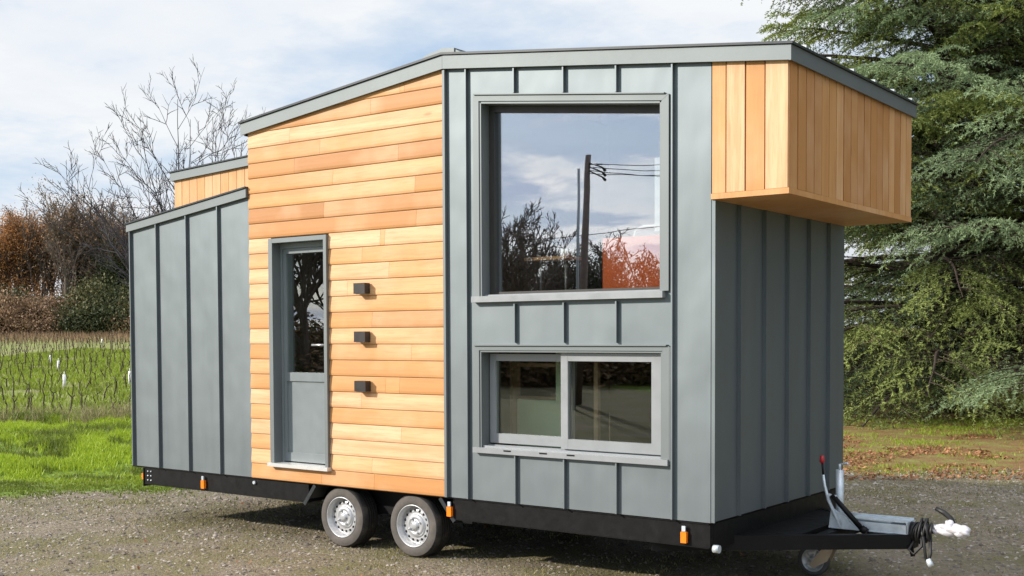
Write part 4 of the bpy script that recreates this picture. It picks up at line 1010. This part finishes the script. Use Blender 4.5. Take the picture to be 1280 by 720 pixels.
# ------------------------------------------------------------------ what stands behind the view point and shows in the panes
def mirror_pt(px, Z, py=421):         # where a thing stands whose image in the y=0.115 pane is seen at px, Z
    x, y = plan((px-640)/F*Z, Z); return float(x), float(.23-y)
x, y = mirror_pt(735, 32)
pole = empty('utility_pole', (x, y, 0), 0, 'wooden utility pole with wires, reflected in the large window', 'utility pole')
b = MB(); b.tube([(x-.25, y, 0), (x+.02, y, 6.75)], [.13, .085], 10); b.build('post', M['polewood'], pole)
b = MB(); b.tube([(x, y, 6.5), (x+.5, y, 6.45)], .02, 6); 
for k_ in range(3): b.tube([(x, y, 6.55-.1*k_), (x+.6, y+.2, 6.35-.12*k_), (x+.75, y+.3, 6.25-.12*k_)], [.015, .02, .04], 6)
b.build('insulator', M['black'], pole)
b = MB()
for k_, (dx_, dz_) in enumerate(((26, -.2), (26, -1.0), (26, -1.7), (26, -.6))):
    pts = [(x+dx_*u, y+6*u, 6.5-.08*k_+dz_*u-1.6*4*u*(1-u)*.5) for u in np.linspace(0, 1, 14)]; b.tube(pts, .013, 4)
pts = [(x-28*u, y+3*u, 4.6-.5*u) for u in np.linspace(0, 1, 8)]; b.tube(pts, .012, 4); b.tube([(x, y, 4.6), (x+26, y+5, 5.3)], .012, 4)
b.build('wire', M['rubber'], pole)
x2, y2 = mirror_pt(722, 30); b = MB(); b.tube([(x2, y2, 0), (x2+.05, y2, 6.1)], [.045, .035], 8); o = b.build('steel_mast', M['sash'], None); o.data.transform(Matrix.Translation((-x2, -y2, 0))); o.location = (x2, y2, 0); tag(o, 'thin mast left of the pole in the window reflection', 'mast')
tv = []
for s_ in (91, 92, 93):
    V, Fc, tips, _ = bare_tree_mesh(s_, 9.0, 2.4, .17, 9, .7, 3, .014, .04, (8, 7, 5)); me = np_mesh('trunk', V, Fc, 4, True); me.materials.append(M['bark']); tv.append(me)
for i, (px, Z, sc) in enumerate(((300, 46, 1.25), (345, 50, 1.35), (385, 44, 1.2), (430, 52, 1.1), (480, 50, 1.0), (540, 52, .95), (600, 50, .82), (640, 47, .82), (668, 52, .86), (705, 56, .66), (760, 60, .6), (810, 58, .55))):
    x, y = mirror_pt(px, Z); t = empty('bare_tree', (x, y, float(height(x, y))-.1), i*1.3, 'dark bare tree reflected in the panes, %s from the left of its row' % order[i], 'tree', 'bare trees reflected in the windows'); t.scale = (sc, sc, sc)
    o = bpy.data.objects.new('trunk', tv[i % 3]); col.objects.link(o); o.parent = t
for i, (px, Z, sc) in enumerate(((757, 55, .56), (790, 57, .53), (826, 54, .52), (642, 56, .52), (684, 55, .50))):
    x, y = mirror_pt(px, Z); t = empty('ivy_clad_tree', (x, y, float(height(x, y))-.1), i*2., 'low ivy-clad tree behind the photographer, %s in its reflected row' % order[i], 'tree', 'ivy-clad trees behind the photographer'); t.scale = (sc*1.3, sc*1.3, sc)
    for nm, me in zip(('trunk', 'crown'), var[('ivy', i % 2)]):
        o = bpy.data.objects.new(nm, me); col.objects.link(o); o.parent = t
for i, px in enumerate(range(260, 900, 50)):
    x, y = mirror_pt(px, 49+rw.uniform(-3, 3)); sc = rw.uniform(.8, 1.15); t = empty('bush', (x, y, float(height(x, y))-.1), i, 'thick bush in the hedge behind the photographer', 'bush', 'hedge bushes behind the photographer'); t.scale = (sc*1.6, sc*1.3, sc*.9)
    for nm, me in zip(('stem', 'foliage'), bv[i % 3]):
        o = bpy.data.objects.new(nm, me); col.objects.link(o); o.parent = t

# ------------------------------------------------------------------ light
ELEV, AZV = R(27), np.array([-.66, -.75]); AZV = AZV/np.linalg.norm(AZV)
to_sun = Vector((AZV[0]*math.cos(ELEV), AZV[1]*math.cos(ELEV), math.sin(ELEV)))
sd = bpy.data.lights.new('sun', 'SUN'); sd.energy = 4.6; sd.angle = R(2.0); sd.color = (1, .93, .83)
so = bpy.data.objects.new('sun', sd); col.objects.link(so); so.rotation_euler = to_sun.to_track_quat('Z', 'Y').to_euler()
wd = bpy.data.worlds.new('World'); scene.world = wd; wd.use_nodes = True; nt = wd.node_tree; nt.nodes.clear(); t = NT(nt)
out = t.n('OutputWorld'); bg = t.n('Background'); t.l(bg.outputs[0], out.inputs['Surface'])
sky = t.n('TexSky'); sky.sky_type = 'NISHITA'; sky.sun_disc = False; sky.sun_elevation = ELEV; sky.sun_rotation = math.atan2(to_sun.x, to_sun.y); sky.air_density = 1.0; sky.dust_density = .6
co = t.n('TexCoord').outputs['Generated']
sepx = t.n('SeparateXYZ'); t.l(co, sepx.inputs[0])
# flatten the clouds towards the horizon: direction / (z + .12)
den = t.math('ADD', t.math('MAXIMUM', sepx.outputs[2], 0.), .14)
cx = t.math('DIVIDE', sepx.outputs[0], den); cy = t.math('DIVIDE', sepx.outputs[1], den)
cmb = t.n('CombineXYZ'); t.l(cx, cmb.inputs[0]); t.l(cy, cmb.inputs[1]); cv = cmb.outputs[0]
n1 = t.noise(cv, .55, 7, .55); n2 = t.noise(cv, 1.7, 6, .6)
# side of the sky the house faces away from is clear white; behind the camera greyer
back = t.ramp(t.math('ADD', t.math('MULTIPLY', sepx.outputs[1], .5), .5), [(.30, 1.), (.55, 0.)])
cov = t.ramp(t.math('ADD', t.math('ADD', t.math('MULTIPLY', n1, .72), t.math('MULTIPLY', n2, .28)), t.math('MULTIPLY', back, -.06)), [(.40, .08), (.53, 1.)])
white = t.ramp(n2, [(.3, (6.4, 6.9, 7.7)), (.60, (7.6, 7.8, 8.0))])
grey = t.ramp(n2, [(.36, (5.6, 6.4, 8.8)), (.48, (7.2, 7.9, 9.7)), (.56, (13.5, 13.0, 12.6))])
cloud = t.mix(back, white, grey)
skyc = t.mix(.55, sky.outputs[0], (4.0, 6.0, 8.6))
colr = t.mix(cov, skyc, cloud)
# darker cloud added in the unseen sky at right to dim the front wall
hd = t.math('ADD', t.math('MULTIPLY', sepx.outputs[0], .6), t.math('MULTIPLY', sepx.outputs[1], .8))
dim_cloud = t.ramp(hd, [(.50, 0.), (.72, .85)])
colr = t.mix(dim_cloud, colr, t.ramp(n2, [(.4, (1.6, 1.9, 2.6)), (.7, (3.4, 3.7, 4.4))]))
zen = t.ramp(sepx.outputs[2], [(.50, (1., 1., 1.)), (.80, (1.9, 1.85, 1.8))])  # unseen upper sky brightened to add fill light on the ground
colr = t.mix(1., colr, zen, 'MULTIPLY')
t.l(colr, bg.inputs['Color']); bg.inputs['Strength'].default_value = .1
scene.view_settings.view_transform = 'Standard'; scene.view_settings.look = 'None'; scene.view_settings.exposure = .28; scene.view_settings.gamma = 1
scene.cycles.max_bounces = 6; scene.cycles.transparent_max_bounces = 12
try: scene.cycles.use_denoising = True
except Exception: pass
